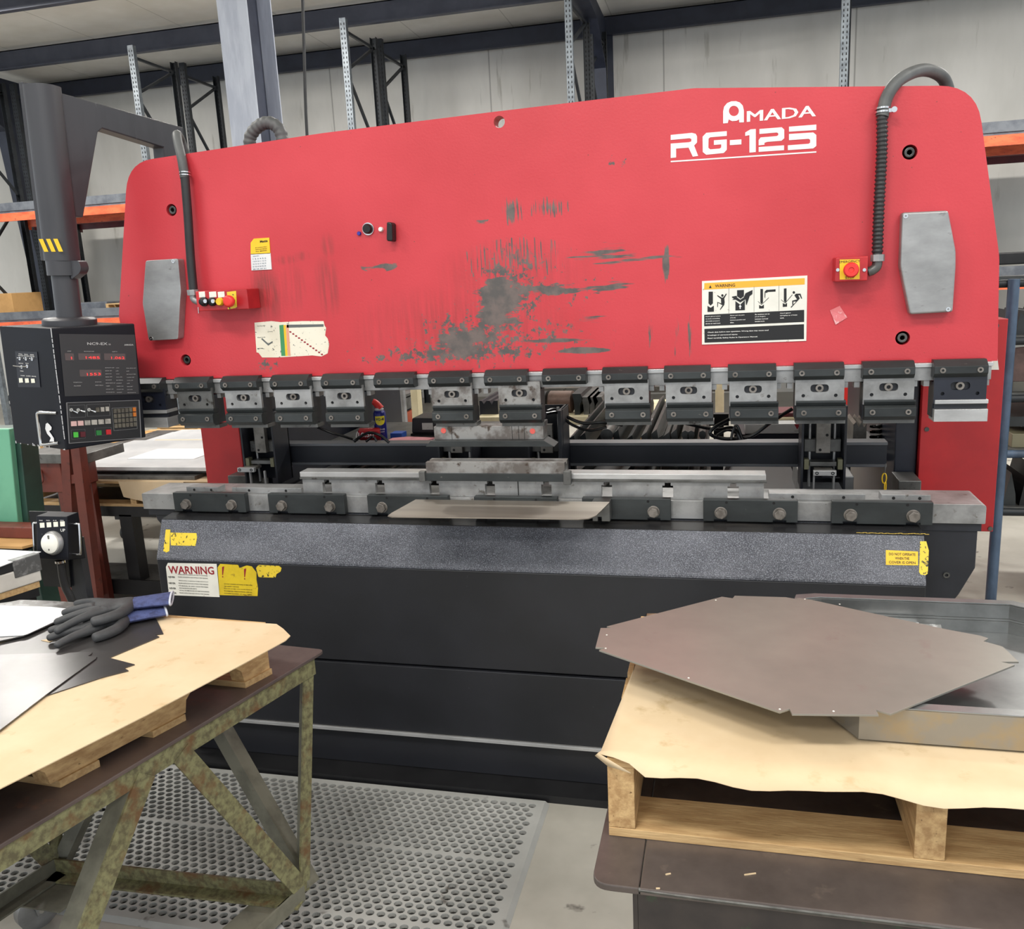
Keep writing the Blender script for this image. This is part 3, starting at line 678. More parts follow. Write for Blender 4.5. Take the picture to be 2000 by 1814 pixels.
# --- side covers and frames
YC = .42
for (xa, xb, zt_) in ((-1.50, -1.315, 1.47), (1.395, 1.652, 1.47)):
    sc_ = MB().box(xa, xb, YC, YC+1.2, .715, zt_).build('side_cover', m_red, PB, bevel=.002)
    if xa > 0:
        MB().flat([at_y(1936, 652, YC-.002), at_y(1943, 655, YC-.002), at_y(1951, 722, YC-.002), at_y(1934, 722, YC-.002)]).build('white_plate', m_labw, sc_, fix=False)
        for (px, py) in ((1934, 1032), (1810, 838), (1946, 636)):
            p = at_y(px, py, YC); MB().cyl((p.x, YC-.004, p.z), (p.x, YC, p.z), .008, 12).build('cover_screw', m_socket, sc_)
for (xa, xb) in ((-1.31, -1.2), (1.318, 1.392)):
    MB().prism([(.2, FZ), (1.75, FZ), (1.75, 2.1), (.2, 2.1), (.2, 1.45), (.45, 1.38), (.45, .85), (.2, .78)], 'x', xa, xb).build('side_frame', m_bluedark, PB, bevel=.004)
    MB().box(xa-.01, xb-.01, .3, .44, .83, .93).build('frame_foot', m_greysteel, PB, bevel=.003)
x1 = at_y(722, 790, 1.35).x
MB().box(-1.2, x1, 1.35, 1.8, FZ, 2.05).build('rear_cabinet', m_bluedark, PB)
# --- back gauge
YB = .4
bg = MB().box(-1.16, 1.285, YB+.012, YB+.02, .962, 1.046).build('back_gauge_beam', m_frame, PB)
MB().box(-1.16, 1.285, YB, YB+.07, 1.036, 1.047).build('beam_flange', mat('beam_edge', (120, 121, 124), .4, .5, (96, 97, 100), 7, (.3, 1, 1)), bg, bevel=.001)
MB().box(-1.16, 1.285, YB, YB+.07, .955, .965).build('beam_flange', MATS['beam_edge'], bg, bevel=.001)
m_sp = mat('stop_plate', (134, 130, 124), .4, .5, (106, 102, 96), 14)
def stop_unit(px, full, dx=0):
    x = at_y(px, 880, .3).x; n = .075 if full else .07
    fr_ = MB(); fr_.box(x-n, x-n+.008, .27, .40, .90, 1.2); fr_.box(x+n-.008, x+n, .27, .40, .90, 1.2); fr_.box(x-n, x+n, .39, .398, .9, 1.2)
    s_ = fr_.build('stop_unit', m_frame, PB, bevel=.001)
    for d in (-.042, .042): MB().cyl((x+d, .33, .9), (x+d, .33, 1.2), .0055, 10).build('guide_rod', m_steelc, s_, smooth=True)
    MB().box(x-.062, x+.062, .315, .345, 1.03, 1.075).build('slide_block', m_greysteel, s_, bevel=.002)
    MB().box(x-.024, x+.024, .29, .314, 1.03, 1.14).build('slide_plate', m_sp, s_, bevel=.002)
    b = MB()
    for z, d in ((1.042, -.01), (1.095, .012)): b.cyl((x+d, .2885, z), (x+d, .29, z), .005, 10)
    b.build('plate_screws', m_hole, s_)
    MB().box(x-.045, x+.045, .28, .33, .985, 1.0).build('finger_arm', m_greysteel, s_, bevel=.001)
    for d in (-.056, .056): MB().box(x+d-.008, x+d+.008, .27, .3, .975, 1.012).build('arm_cheek', mat('olive_steel', (108, 106, 84), .5, .3), s_, bevel=.001)
    f = MB().box(x-.038+dx, x+.038+dx, .215, .232, .965, .984).build('stop_finger', m_steelc, s_, bevel=.002)
    MB().box(x-.03+dx, x+.03+dx, .232, .29, .97, .98).build('finger_bar', m_sp, s_)
    b = MB()
    for d in (-.026, .026): b.ring((x+d+dx, .2135, .975), (0, 1, 0), .006, .003, .002, 10)
    b.build('finger_screws', m_black, s_)
    if full:
        [MB().box(x+d-.003, x+d+.003, .24, .25, .905, .965).build('finger_leg', m_steelc, s_) for d in (-.033, .033)]
        MB().box(x-.045, x+.05, .262, .268, .893, .907).build('lower_bar', m_greysteel, s_, bevel=.001)
stop_unit(512, True, -.035); stop_unit(893, False); stop_unit(1069, False); stop_unit(1607, True)
x = at_y(1095, 860, .25).x; MB().box(x-.006, x+.006, .24, .4, .94, 1.2).build('cable_bracket', m_frame, PB)
# ball screws and rails running to the rear under the beam
for i, px in enumerate((640, 700, 1240, 1330)):
    x = at_y(px, 925, .5).x; MB().box(x-.02, x+.02, .2, 1.9, .86, .885).build('gauge_rail', m_frame, PB)
    MB().cyl((x+.08, .2, .88), (x+.08, 1.9, .88), .014, 12).build('lead_screw', m_greysteel, PB, smooth=True)
MB().box(-1.2, 1.3, .13, .19, .6, .9).build('rear_bed_rail', m_frame, PB)
MB().box(-1.19, 1.0, .2, 1.3, .80, .815).build('rear_darkening_sheet', m_black, PB)  # dark sheet added so the rail windows and beam gap look dark
for i in range(9):
    x = -.95+.2*i; MB().beam((x, .21, .84), (x+.1, 1.28, .84), .03, .045).build('support_rail', m_bar, PB)
# --- hand wheel at the left end of the bed
hw = at_y(302, 1100, .14)
MB().lathe((-1.402, .1, hw.z), (-1, 0, 0), [(.03, 0), (.05, .02), (.098, .03), (.102, .05), (.095, .066), (.06, .075), (.02, .09)], 28).build('hand_wheel', m_cable, PB, smooth=True)
MB().ring((-1.44, .1, hw.z), (-1, 0, 0), .104, .098, .012, 28).build('wheel_rim', m_chrome, PB, smooth=True)
# --- aluminium covers on the ram
def aluplate(pts, scr):
    P = [(at_y(x, y, -.03).x, at_y(x, y, -.03).z) for x, y in pts]
    o = MB().prism(rpoly(P, .008, 3), 'y', -.038, -.0003).build('slide_cover', m_alu, ram, bevel=.006, seg=3)
    return o
for pts, scr in (([(287, 509), (350, 505), (356, 570), (354, 590), (350, 662), (293, 665), (281, 592)], [(338, 510), (295, 661)]), ([(1761, 415), (1851, 411), (1866, 490), (1866, 520), (1860, 609), (1776, 614), (1757, 520)], [(1769, 422), (1852, 604)])):
    aluplate(pts, scr)
    for q in scr: p = at_y(q[0], q[1], -.04); MB().ring((p.x, -.0405, p.z), (0, 1, 0), .0065, .003, .003, 14).build('cover_screw', m_chrome, ram)
# --- warning sign
def S(x, y): p = at_y(1360+x/8.3333, 530+y/8.3333, -.003); return p
def Sp(pts, d=0): return [S(*p)+V(0, -d, 0) for p in pts]
sg = MB(); P = [S(*q) for q in ((92, 158), (1808, 66), (1790, 1130), (92, 1190))]
sg.prism([(p.x, p.z) for p in P], 'y', -.003, -.0002); sign = sg.build('warning_sign', m_labw, PB)
MB().flat(Sp([(130, 190), (1765, 108), (1763, 212), (128, 298)], .0005)).build('sign_header', mat('amber_print', (244, 178, 56), .4), sign, fix=False)
b = MB()
b.flat(Sp([(128, 705), (1755, 625), (1755, 822), (128, 892)], .0005)); b.flat(Sp([(132, 935), (1752, 858), (1752, 1100), (134, 1160)], .0005))
for x in (530, 940, 1345): b.flat(Sp([(x-2, 285-(x-130)*.052), (x+2, 285-(x-130)*.052), (x+2, 700-(x-130)*.05), (x-2, 700-(x-130)*.05)], .0006))
pics = [[(200, 330), (270, 328), (270, 520), (232, 555), (198, 520)], [(182, 560), (235, 590), (285, 555), (287, 655), (182, 660)],
        [(345, 385), (420, 430), (405, 450), (340, 400)], [(440, 420), (485, 358), (495, 368), (455, 440), (462, 500), (455, 545), (390, 628), (383, 618), (425, 550), (355, 510), (350, 580), (340, 580), (342, 495), (405, 520), (400, 460), (410, 430)],
        [(663, 305), (775, 300), (775, 405), (720, 445), (663, 405)], [(636, 482), (715, 540), (790, 465), (790, 630), (636, 636)],
        [(580, 410), (655, 395), (665, 425), (715, 460), (770, 425), (800, 355), (915, 300), (912, 370), (870, 400), (820, 545), (808, 540), (800, 455), (715, 505), (640, 460), (585, 462), (610, 440), (580, 425)],
        [(1042, 286), (1085, 285), (1085, 505), (1063, 530), (1042, 505)], [(1110, 380), (1112, 330), (1140, 300), (1290, 290), (1290, 328), (1160, 335), (1150, 350), (1125, 345), (1120, 440), (1110, 420)], [(1022, 545), (1062, 565), (1100, 538), (1100, 600), (1022, 605)],
        [(1425, 278), (1468, 275), (1468, 480), (1447, 505), (1425, 485)], [(1407, 515), (1447, 535), (1477, 508), (1477, 572), (1407, 578)],
        [(1595, 390), (1620, 362), (1695, 360), (1722, 440), (1708, 445), (1680, 385), (1660, 390), (1685, 440), (1545, 592), (1535, 580), (1625, 490), (1580, 490), (1578, 545), (1562, 545), (1560, 475), (1640, 455)],
        [(1378, 462), (1384, 458), (1445, 510), (1560, 375), (1568, 380), (1447, 522)], [(1000, 488), (1006, 484), (1062, 535), (1175, 425), (1182, 430), (1062, 545)]]
for q in pics: b.flat(Sp(q, .0006))
for (x, y) in ((424, 392), (1587, 342)): b.flat([S(x+20*math.cos(a*PI/8), y+22*math.sin(a*PI/8))+V(0, -.0006, 0) for a in range(16)])
b.flat(Sp([(205, 272), (228, 222), (250, 270)], .001))
dz = (S(1700, 100)-S(200, 175)); uxx = dz.normalized()
b.text('WARNING', S(305, 262)+V(0, -.0008, 0), uxx, (0, 0, 1), (S(630, 245)-S(305, 262)).length, .0095, .01)
b.build('sign_print', m_ink, sign, fix=False)
b = MB()
for (x, txts) in ((150, ('Never give pressure', 'to tools exceeding', 'allowable pressure', 'shown on each tool.')), (550, ('Never put any part', 'of body', 'between punches and', 'dies.')), (955, ('Be cautious not to', 'pinch fingers', 'between tool and', 'bended work.')), (1362, ('Guard against', 'springing up of large', 'work.'))):
    for i, s_ in enumerate(txts):
        b.text(s_, S(x, 745-(x-150)*.045+i*38)+V(0, -.001, 0), uxx, (0, 0, 1), .00245*len(s_), .0034, .02)
for i, s_ in enumerate(('Check data before new operation. Wrong data may cause tool', 'breakage or personnel injury.', 'Read carefully Safety Rules in Operators Manual.')):
    b.text(s_, S(185, 1005+i*48)+V(0, -.001, 0), uxx, (0, 0, 1), .00322*len(s_), .0045, .02)
b.flat(Sp([(705, 610), (705, 575), (690, 575), (713, 540), (737, 575), (722, 575), (722, 610)], .001))
b.build('sign_text', m_logo, sign, fix=False)
# --- bending chart sticker
def on_ram(px, py, d=.0008): return at_y(px, py, -d)
ch = poly_on(on_ram, [(497, 630), (530, 627), (548, 629), (590, 627), (632, 627), (634, 636), (637, 640), (635, 655), (640, 661), (643, 672), (640, 690), (628, 696), (610, 694), (560, 697), (540, 698), (512, 698), (505, 689), (501, 688), (499, 660)], 'bending_chart', mat('chart_paper', (234, 228, 210), .45, 0, (226, 218, 196), 6, col3=(96, 96, 92), ns3=95, thr3=(.64, .68)), ram)
for (xa, xb, m) in ((545.5, 553.5, mat('green_print', (64, 142, 92), .4)), (553.5, 558, m_yel), (558.5, 563.5, mat('peach_print', (222, 158, 130), .4))):
    poly_on(lambda x, y: on_ram(x, y, .0012), [(xa, 635), (xb, 634), (xb+4, 695), (xa+4, 695)], 'chart_column', m, ch)
b = MB()
for i in range(12):
    x, y = 567+i*5.6, 648+i*4.0
    b.flat([on_ram(x-2.4, y-1, .0012), on_ram(x+1.5, y-1.6, .0012), on_ram(x+2.6, y+1.4, .0012), on_ram(x-1, y+1.8, .0012)])
b.build('chart_diagonal', m_inkr, ch, fix=False)
b = MB()
for q in ([(510, 662), (512, 660), (524, 671), (532, 666), (533, 668), (524, 675)], [(560, 634), (632, 633), (632, 638), (560, 640)]): b.flat([on_ram(x, y, .0012) for x, y in q])
for i in range(5): b.text(['Bending table', 'Air bending', 'force', 'V width', 'R'][i], on_ram(503+(i % 2)*20, 638+11*i, .0014), (1, 0, .03), (0, 0, 1), .02+.012*((i+1) % 2), .004, .01)
b.build('chart_print', mat('grey_print', (96, 100, 100), .5), ch, fix=False)
# --- small controls on the ram
for nm, px, py, r, d, m in (('push_button', 720, 447, .017, .02, m_black), ('indicator', 745, 448, .008, .012, m_logo), ('blue_cap', 702, 456, .007, .008, mat('blue_plastic', (50, 50, 150), .4))):
    p = at_y(px, py, 0); b = MB().lathe((p.x, .0, p.z), (0, -1, 0), [(r, 0), (r, d*.7), (r*.8, d), (r*.5, d)], 20); b.build(nm, m, ram, smooth=True)
p = at_y(720, 447, 0); MB().ring((p.x, -.0003, p.z), (0, -1, 0), .021, .017, .006).build('button_collar', m_chrome, ram, smooth=True)
p = at_y(768, 453, 0)
MB().prism(rpoly([(p.x-.012, p.z-.03), (p.x+.01, p.z-.033), (p.x+.013, p.z+.028), (p.x-.006, p.z+.033)], .008), 'y', -.04, -.0003).build('rotary_knob', m_black, ram, bevel=.004)
tag(MB().flat([at_y(1621, 606, -.002), at_y(1640, 597, -.004), at_y(1655, 620, -.002), at_y(1632, 634, -.003)]).build('clear_label', mat('peeling_film', (222, 120, 124), .2, 0, (232, 180, 182), 60, thr=(.5, .6)), fix=False), 'small peeling clear film label under the right stop box', 'label')
# --- magnetic calendar
q = [at_y(*a, -.0015) for a in ((490, 474), (496, 466), (526, 464), (528, 495), (490, 497))]
cal = thing('calendar', 'small yellow and white magnetic calendar stuck on the left of the red ram', 'calendar', (q[0].x, -.002, q[4].z))
MB().prism([(p.x, p.z) for p in q], 'y', -.003, -.0003).build('calendar_head', m_yel, cal)
q = [at_y(*a, -.0015) for a in ((490, 496), (528.5, 494), (531, 526), (491.5, 528))]
pg = MB().prism([(p.x, p.z) for p in q], 'y', -.003, -.0003).build('month_page', m_paper, cal)
b = MB(); rows = ['JANUARY', '  1 2 3 4 5 6', '7 8 9 10 11 12 13', '14 15 16 17 18 19', '21 22 23 24 25 26', '28 29 30 31']
for i, s_ in enumerate(rows): b.text(s_, at_y(494, 502+5*i, -.0035), (1, 0, .02), (0, 0, 1), .052 if i else .025, .0042, .01)
b.build('month_print', mat('blue_grey_print', (92, 112, 128), .5), cal)
b = MB(); b.text('Mattis', at_y(508, 474, -.0035), (1, 0, .04), (0, 0, 1), .03, .008, .03)
for i in range(3): b.text(['BY CHOICE ONLY', 'PARTS AND SERVICE', 'ALL MAKES'][i], at_y(499, 485+3.6*i, -.0035), (1, 0, .04), (0, 0, 1), .045, .0034, .01)
b.build('head_print', m_ink, cal)
# --- control box with four operators
def ctrl_box(x0, x1, z0, z1, yb, m, nm):
    return MB().prism(rpoly([(x0, z0), (x1, z0), (x1, z1), (x0, z1)], .004, 3), 'y', yb, -.0003).build(nm, m, PB, bevel=.004, seg=3)
a, c = at_y(381, 569, -.085), at_y(476, 604, -.085)
cb = ctrl_box(a.x, c.x+.02, c.z, a.z, -.085, m_redbox, 'operator_box')
def P85(px, py, y=-.085): return at_y(px, py, y)
def knob(par, px, py, yb, prof, m, nm, n=22):
    p = at_y(px, py, yb); return MB().lathe((p.x, yb, p.z), (0, -1, 0), prof, n).build(nm, m, par, smooth=True, ang=50)
for px, m, nm, pr in ((400, m_black, 'key_switch', [(.016, 0), (.016, .01), (.012, .012), (.012, .02), (.01, .022)]), (416, m_black, 'selector_ring', [(.015, 0), (.015, .01), (.011, .014)]), (431, m_yel, 'yellow_button', [(.014, 0), (.014, .008), (.011, .014)])):
    knob(cb, px, 589, -.085, pr, m, nm)
knob(cb, 401, 588, -.107, [(.007, 0), (.007, .002)], m_chrome, 'key_barrel'); knob(cb, 417, 588, -.0995, [(.007, 0), (.007, .005)], m_chrome, 'selector_core')
MB().flat([P85(443, 570, -.0858), P85(461, 568, -.0858), P85(463, 601, -.0858), P85(445, 604, -.0858)]).build('stop_plate', m_yelw, cb, fix=False)
knob(cb, 452, 588, -.0862, [(.014, 0), (.014, .02)], m_black, 'stop_collar'); knob(cb, 450, 588, -.107, [(.012, 0), (.02, .004), (.021, .014), (.016, .02), (.012, .021)], m_redb, 'stop_button')
b = MB()
for (x0, x1) in ((388, 400), (408, 422), (425, 438)): b.flat([P85(x0, 570, -.0858), P85(x1, 569, -.0858), P85(x1+1, 580, -.0858), P85(x0+1, 581, -.0858)])
b.build('legend_plates', m_labw, cb, fix=False)
p = P85(390, 606, -.08); MB().beam((p.x, -.087, p.z-.01), (p.x+.001, -.087, p.z+.012), .004, .002).build('key', m_chrome, cb)
# --- emergency stop box
a, c = at_y(1632, 503, -.075), at_y(1694, 548, -.075)
eb = ctrl_box(a.x, c.x, c.z, a.z, -.075, m_redbox, 'emergency_stop_box')
MB().flat([at_y(1640, 507, -.0758), at_y(1679, 506, -.0758), at_y(1679, 545, -.0758), at_y(1640, 546, -.0758)]).build('stop_plate', m_yel, eb, fix=False)
b = MB(); o = at_y(1659.5, 513, -.0764); b.text('EMERGENCY', o, (1, 0, 0), (0, 0, 1), .058, .007, 0, 'C'); o = at_y(1660, 544, -.0764); b.text('STOP', o, (1, 0, 0), (0, 0, 1), .026, .007, .01, 'C'); b.build('stop_text', m_ink, eb)
knob(eb, 1660, 527, -.0762, [(.012, 0), (.012, .014), (.021, .018), (.022, .028), (.018, .033), (.008, .033), (.007, .03)], m_redb, 'stop_button', 26)
for px in (1636, 1688): knob(eb, px, 527, -.0755, [(.005, 0), (.005, .003)], m_chrome, 'box_screw', 10)
# --- hoses
a = at_y(1713, 500, -.045)
hs = [at_y(1713, 508, -.045), at_y(1716, 420, -.04), at_y(1722, 300, -.035), at_y(1723, 225, -.03)]
MB().tube(hs, .0135, 12, 10, rib=.0028, ribp=.012).build('corrugated_hose', m_rubber, PB, smooth=True, ang=70)
MB().tube([at_y(1723, 228, -.03), at_y(1733, 188, -.02), at_y(1758, 155, 0), at_y(1800, 137, .06), at_y(1835, 146, .1), at_y(1850, 170, .13), at_y(1856, 215, .14)], .018, 14, 10).build('upper_hose', m_hoseg, PB, smooth=True)
p = at_y(1723, 217, -.028); cl = MB(); [cl.ring((p.x, -.028, p.z-.006+dz), (0, .08, 1), .0205, .017, .005, 20) for dz in (0, .01)]; cl.cyl((p.x+.03, -.03, p.z), (p.x+.03, -.044, p.z), .008); cl.box(p.x+.015, p.x+.036, -.04, -.03, p.z-.006, p.z+.004); cl.build('hose_clamp', m_chrome, PB, smooth=True)
p0, p1, p2 = at_y(1714, 505, -.045), at_y(1712, 520, -.045), at_y(1695, 531, -.045)
MB().tube([p0, p1, p2+V(.012, 0, .004), p2], .0145, 12, 6).build('elbow_fitting', m_greysteel, PB, smooth=True)
MB().cyl(p0+V(0, 0, .012), p0+V(0, 0, -.008), .02, 8).build('hose_nut', m_alu, PB, bevel=.001)
hs = [at_y(378, 568, -.045), at_y(372, 500, -.04), at_y(367, 420, -.036), at_y(361, 345, -.033)]
MB().tube(hs, .0155, 12, 8).build('left_hose', m_rubber, PB, smooth=True)
MB().tube([at_y(361, 348, -.033), at_y(355, 310, -.02), at_y(347, 275, .01), at_y(346, 263, .04), at_y(352, 272, .09), at_y(362, 300, .11)], .0165, 12, 8).build('left_upper_hose', m_hoseg, PB, smooth=True)
p = at_y(361, 340, -.032); cl = MB(); [cl.ring((p.x, -.031, p.z-.006+dz), (0, .1, 1), .0195, .015, .004, 20) for dz in (0, .009)]; cl.build('hose_clamp', m_chrome, PB, smooth=True)
p0 = at_y(377, 570, -.045); MB().cyl(p0+V(0, 0, .008), p0+V(0, 0, -.012), .021, 8).build('hose_nut', m_alu, PB, bevel=.001)
MB().tube([p0+V(0, 0, -.01), p0+V(0, 0, -.025), p0+V(.014, 0, -.034), p0+V(.024, 0, -.034)], .013, 12, 6).build('elbow_fitting', m_alu, PB, smooth=True)
MB().tube([at_y(487, 290, .25), at_y(490, 265, .25), at_y(507, 245, .25), at_y(528, 240, .25), at_y(546, 254, .25), at_y(554, 285, .25)], .022, 14, 8, rib=.002, ribp=.02).build('rear_hose', m_hoseg, PB, smooth=True)
# ------------------------------------------------------------------ tooling in the brake
pu = thing('punch', 'grey steel punch set with two red dots clamped under the middle tool holders', 'punch', (-.08, 0, 1.13))
b = MB(); b.prism([(.03, 1.193), (-.034, 1.193), (-.034, 1.147), (.03, 1.147)], 'x', -.272, .119)
pb = b.build('punch_body', m_stained, pu, bevel=.0008)
b = MB()
for px in (882, 1000, 1013, 1024): x = at_y(px, 840, -.034).x; b.box(x-.0006, x+.0006, -.0348, -.034, 1.147, 1.193)
b.build('segment_joint', m_hole, pb)
MB().prism([(-.278, 1.147), (.125, 1.147), (.16, 1.126), (-.298, 1.126)], 'y', -.06, .02).build('punch_flange', m_bar, pu, bevel=.001)
for px, py in ((866, 841), (1040, 842)):
    p = at_y(px, py, -.036); b = MB().cyl((p.x, -.0345, p.z), (p.x, -.036, p.z), .0095, 20); b.build('red_dot', mat('coral_mark', (214, 92, 84), .5), pu)
rl = thing('die_rail', 'long polished steel die rail standing on the bed with square windows', 'rail', (0, -.02, .94))
YR = -.028
zL = lambda px, py, y=YR: at_y(px, py, y).z
ztp, zlp, zbt = zL(588, 922, YR-.012), zL(588, 936, YR-.012), .9405
rx0, rx1 = at_y(592, 950, YR).x, at_y(1492, 950, YR).x
hx = [at_y(px, 950, YR).x for px in (639, 742, 848, 957, 1067, 1185, 1304, 1432)]
hl = [[(x-.018, .947), (x+.018, .947), (x+.018, zlp-.014), (x+.010, zlp-.014), (x+.010, zlp-.004), (x-.010, zlp-.004), (x-.010, zlp-.014), (x-.018, zlp-.014)] for x in hx]
web = MB().prism([(rx0, zbt), (rx1, zbt), (rx1, zlp), (rx0, zlp)], 'y', YR, YR+.02, hl).build('rail_web', m_steel, rl)
MB().box(rx0-.004, rx1+.008, YR-.012, YR+.06, zlp, zlp+.008).build('rail_lip', m_greysteel, rl, bevel=.001)
MB().box(rx0-.004, rx1+.006, YR-.008, YR+.056, zlp+.0082, ztp).build('rail_top', m_steelc, rl, bevel=.0015)
x = at_y(1012, 950, YR).x; MB().box(x-.0015, x+.0015, YR-.001, YR+.001, zbt, zlp).build('rail_joint', m_hole, web)
for x in hx: MB().cyl((x, YR+.022, zlp-.008), (x, YR+.022, zlp-.001), .012, 12).build('window_screw', m_black, web)
dp = thing('die', 'short V die with stained steel face sitting on the middle of the die rail', 'die', (-.08, YR, ztp))
d0, d1 = at_y(832, 915, YR-.02), at_y(1103, 915, YR-.02); dz = zL(960, 903, YR-.02)
c_ = YR+.015
MB().prism([(YR-.02, ztp+.0005), (YR+.05, ztp+.0005), (YR+.05, dz), (c_+.010, dz), (c_, dz-.012), (c_-.010, dz), (YR-.02, dz)], 'x', d0.x, d1.x).build('die_body', m_stained, dp, bevel=.0008)
MB().box(d0.x-.014, d1.x+.008, YR-.026, YR-.0125, zlp+.002, ztp+.002).build('die_base', m_bar, dp, bevel=.001)
MB().box(d1.x-.004, d1.x+.022, YR-.034, YR-.0125, zlp-.006, ztp+.014).build('end_clamp', m_greysteel, dp, bevel=.002)
MB().box(d0.x-.024, d0.x-.002, YR-.034, YR-.0125, zlp+.0, ztp+.01).build('end_clamp', m_greysteel, dp, bevel=.002)
# sheet blank resting on the clamp tops
Zs = .958
pts = [at_z(x, y, Zs) for x, y in ((757, 1007), (765, 1001), (812, 975), (1191, 980), (1165, 1006), (1150, 1012), (1130, 1013.5), (1000, 1011.5), (765, 1009))]
o = MB().prism([(p.x, p.y) for p in pts], 'z', Zs-.0035, Zs).build('sheet_metal_blank', mat('satin_sheet', (168, 160, 148), .36, .7, (138, 130, 120), 3, (.25, 3, 1), (.35, .65)), bevel=.0005)
tag(o, 'flat trapezoid sheet metal blank resting on the bed in front of the die', 'sheet metal')
x0, x1 = at_y(1159, 1015, -.1).x, at_y(1193, 1015, -.1).x
t = tag(MB().prism([(x0, .885), (x0+.018, .885), (x0+.018, .9), (x0+.03, .9), (x0+.03, .885), (x1, .885), (x1, .9535), (x0, .9535)], 'y', -.12, -.074).build('steel_block', m_greysteel, bevel=.002), 'small notched steel block under the right end of the sheet metal blank', 'block')
# ------------------------------------------------------------------ swing arm control pendant
m_post = mat('pendant_grey', (62, 62, 66), .4, .1, (50, 50, 54), 6, (1, 1, .2), col3=(96, 96, 100), ns3=30, thr3=(.68, .76))
m_cab = mat('console_black', (12, 14, 22), .45, 0, (16, 18, 27), 5, spec=.3, col3=(150, 150, 150), ns3=110, thr3=(.77, .79))
m_panel = mat('console_panel', (50, 50, 52), .38)
m_panel2 = mat('console_keypad_panel', (32, 32, 34), .38)
A = Vector((-1.60, -.27, 0)); R_ = Vector((-1.535, .10, 0)); L_ = Vector((-1.895, -.19, 0))
# front face runs from the near edge A to the right edge R_, the side face from A to L_
N0 = at_y(97, 638, A.y)
ax, ay = at_y(97, 638, -.30), None
E0 = Vector((at_y(97, 638, -.27).x, -.27, 0))
def solve_edge(px, depth):
    d = ray(px[0], px[1]); return CAMP+d*depth
NE = solve_edge((97, 640), 2.92); NEb = solve_edge((123, 884), 2.92)
RE = solve_edge((260, 641), 3.14); LE = solve_edge((0, 646), 3.05)
ztop = NE.z; zbot = NEb.z
nx = Vector(((NE.x+NEb.x)/2, (NE.y+NEb.y)/2, 0)); REb = solve_edge((282, 861), 3.14); rx = Vector(((RE.x+REb.x)/2, (RE.y+REb.y)/2, 0))
LEb = solve_edge((22, 880), 3.05); lx_ = Vector(((LE.x+LEb.x)/2, (LE.y+LEb.y)/2, 0))
fu = (rx-nx); FW = fu.length; fu.normalize(); fn = Vector((fu.y, -fu.x, 0)); UZ = Vector((0, 0, 1))
su = (lx_-nx); SW = su.length; su.normalize()
HC = ztop-zbot
pen = thing('control_pendant', 'black swing arm control console with red digital displays hanging left of the brake', 'control console', (nx.x, nx.y+.2, zbot))
back = nx+fu*FW+su*SW
b = MB(); b.prism([(nx.x, nx.y), (rx.x, rx.y), (back.x, back.y), (lx_.x, lx_.y)], 'z', zbot, ztop)
cabn = b.build('console_case', m_cab, pen, bevel=.004)
def ff(px, py, d=.002):    # point on the front face
    D = ray(px, py); P = CAMP+D*((nx-CAMP).dot(fn)/D.dot(fn)); return P+fn*d
sn = Vector((su.y, -su.x, 0)); sn = -sn if sn.dot(CAMP-nx) < 0 else sn
if fn.dot(CAMP-nx) < 0: fn = -fn
def sf(px, py, d=.002):
    D = ray(px, py); P = CAMP+D*((nx-CAMP).dot(sn)/D.dot(sn)); return P+sn*d
def fpoly(f, pts, name, m, par, d=.002): return MB().flat([f(x, y, d) for x, y in pts]).build(name, m, par, fix=False)
def zoom5(x, y): return (x/5.1833, 600+y/5.1833)
def ZP(l): return [zoom5(*q) for q in l]
pan = fpoly(ff, ZP([(548, 268), (1318, 262), (1385, 862), (632, 900)]), 'display_panel', m_panel, cabn)
pk = fpoly(ff, ZP([(640, 968), (1395, 920), (1430, 1310), (690, 1385)]), 'keypad_panel', m_panel2, cabn)
m_seg = mat('led_red', (255, 60, 60), .4, emit=.8); m_segoff = mat('display_window', (84, 72, 72), .25)
for (pts, txt) in (([(612, 462), (705, 462), (712, 535), (622, 535)], '1'), ([(748, 460), (975, 458), (983, 525), (757, 527)], '1485'), ([(1010, 457), (1228, 455), (1236, 522), (1018, 525)], '1.062'), ([(768, 628), (992, 622), (999, 690), (777, 697)], '1553')):
    wdw = fpoly(ff, ZP(pts), 'display_window', m_segoff, pan, .0028)
    a, c = ff(*zoom5(pts[3][0]+(pts[2][0]-pts[3][0])*(.32 if len(txt) > 1 else .65), pts[3][1]-12), .0034), ff(*zoom5(pts[2][0]-12, pts[2][1]-12), .0034)
    MB().text(txt, a, (c-a).normalized(), UZ, (c-a).length if len(txt) > 1 else .003, .0085, .0).build('led_digits', m_seg, pan)
uu = fu
b = MB()
a, c = ff(*zoom5(840, 375), .0026), ff(*zoom5(1045, 372), .0026); b.text('NC9-EX', a, (c-a).normalized(), UZ, (c-a).length, .009, .012)
a, c = ff(*zoom5(1058, 372), .0026), ff(*zoom5(1075, 372), .0026); b.text('II', a, (c-a).normalized(), UZ, (c-a).length, .005, .0)
a, c = ff(*zoom5(1215, 375), .0026), ff(*zoom5(1308, 372), .0026); b.text('AMADA', a, (c-a).normalized(), UZ, (c-a).length, .0055, .02)
for s_, x, y, w_ in (('STEP', 640, 446, 40), ('BACKGAUGE', 810, 444, 100), ('DEPTH', 1095, 442, 50), ('POSITION', 715, 760, 85), ('ALARM', 718, 796, 70), ('INCH', 935, 752, 60), ('METRIC', 938, 786, 80)):
    a, c = ff(*zoom5(x, y), .0026), ff(*zoom5(x+w_, y-2), .0026); b.text(s_, a, (c-a).normalized(), UZ, (c-a).length, .0026, .005)
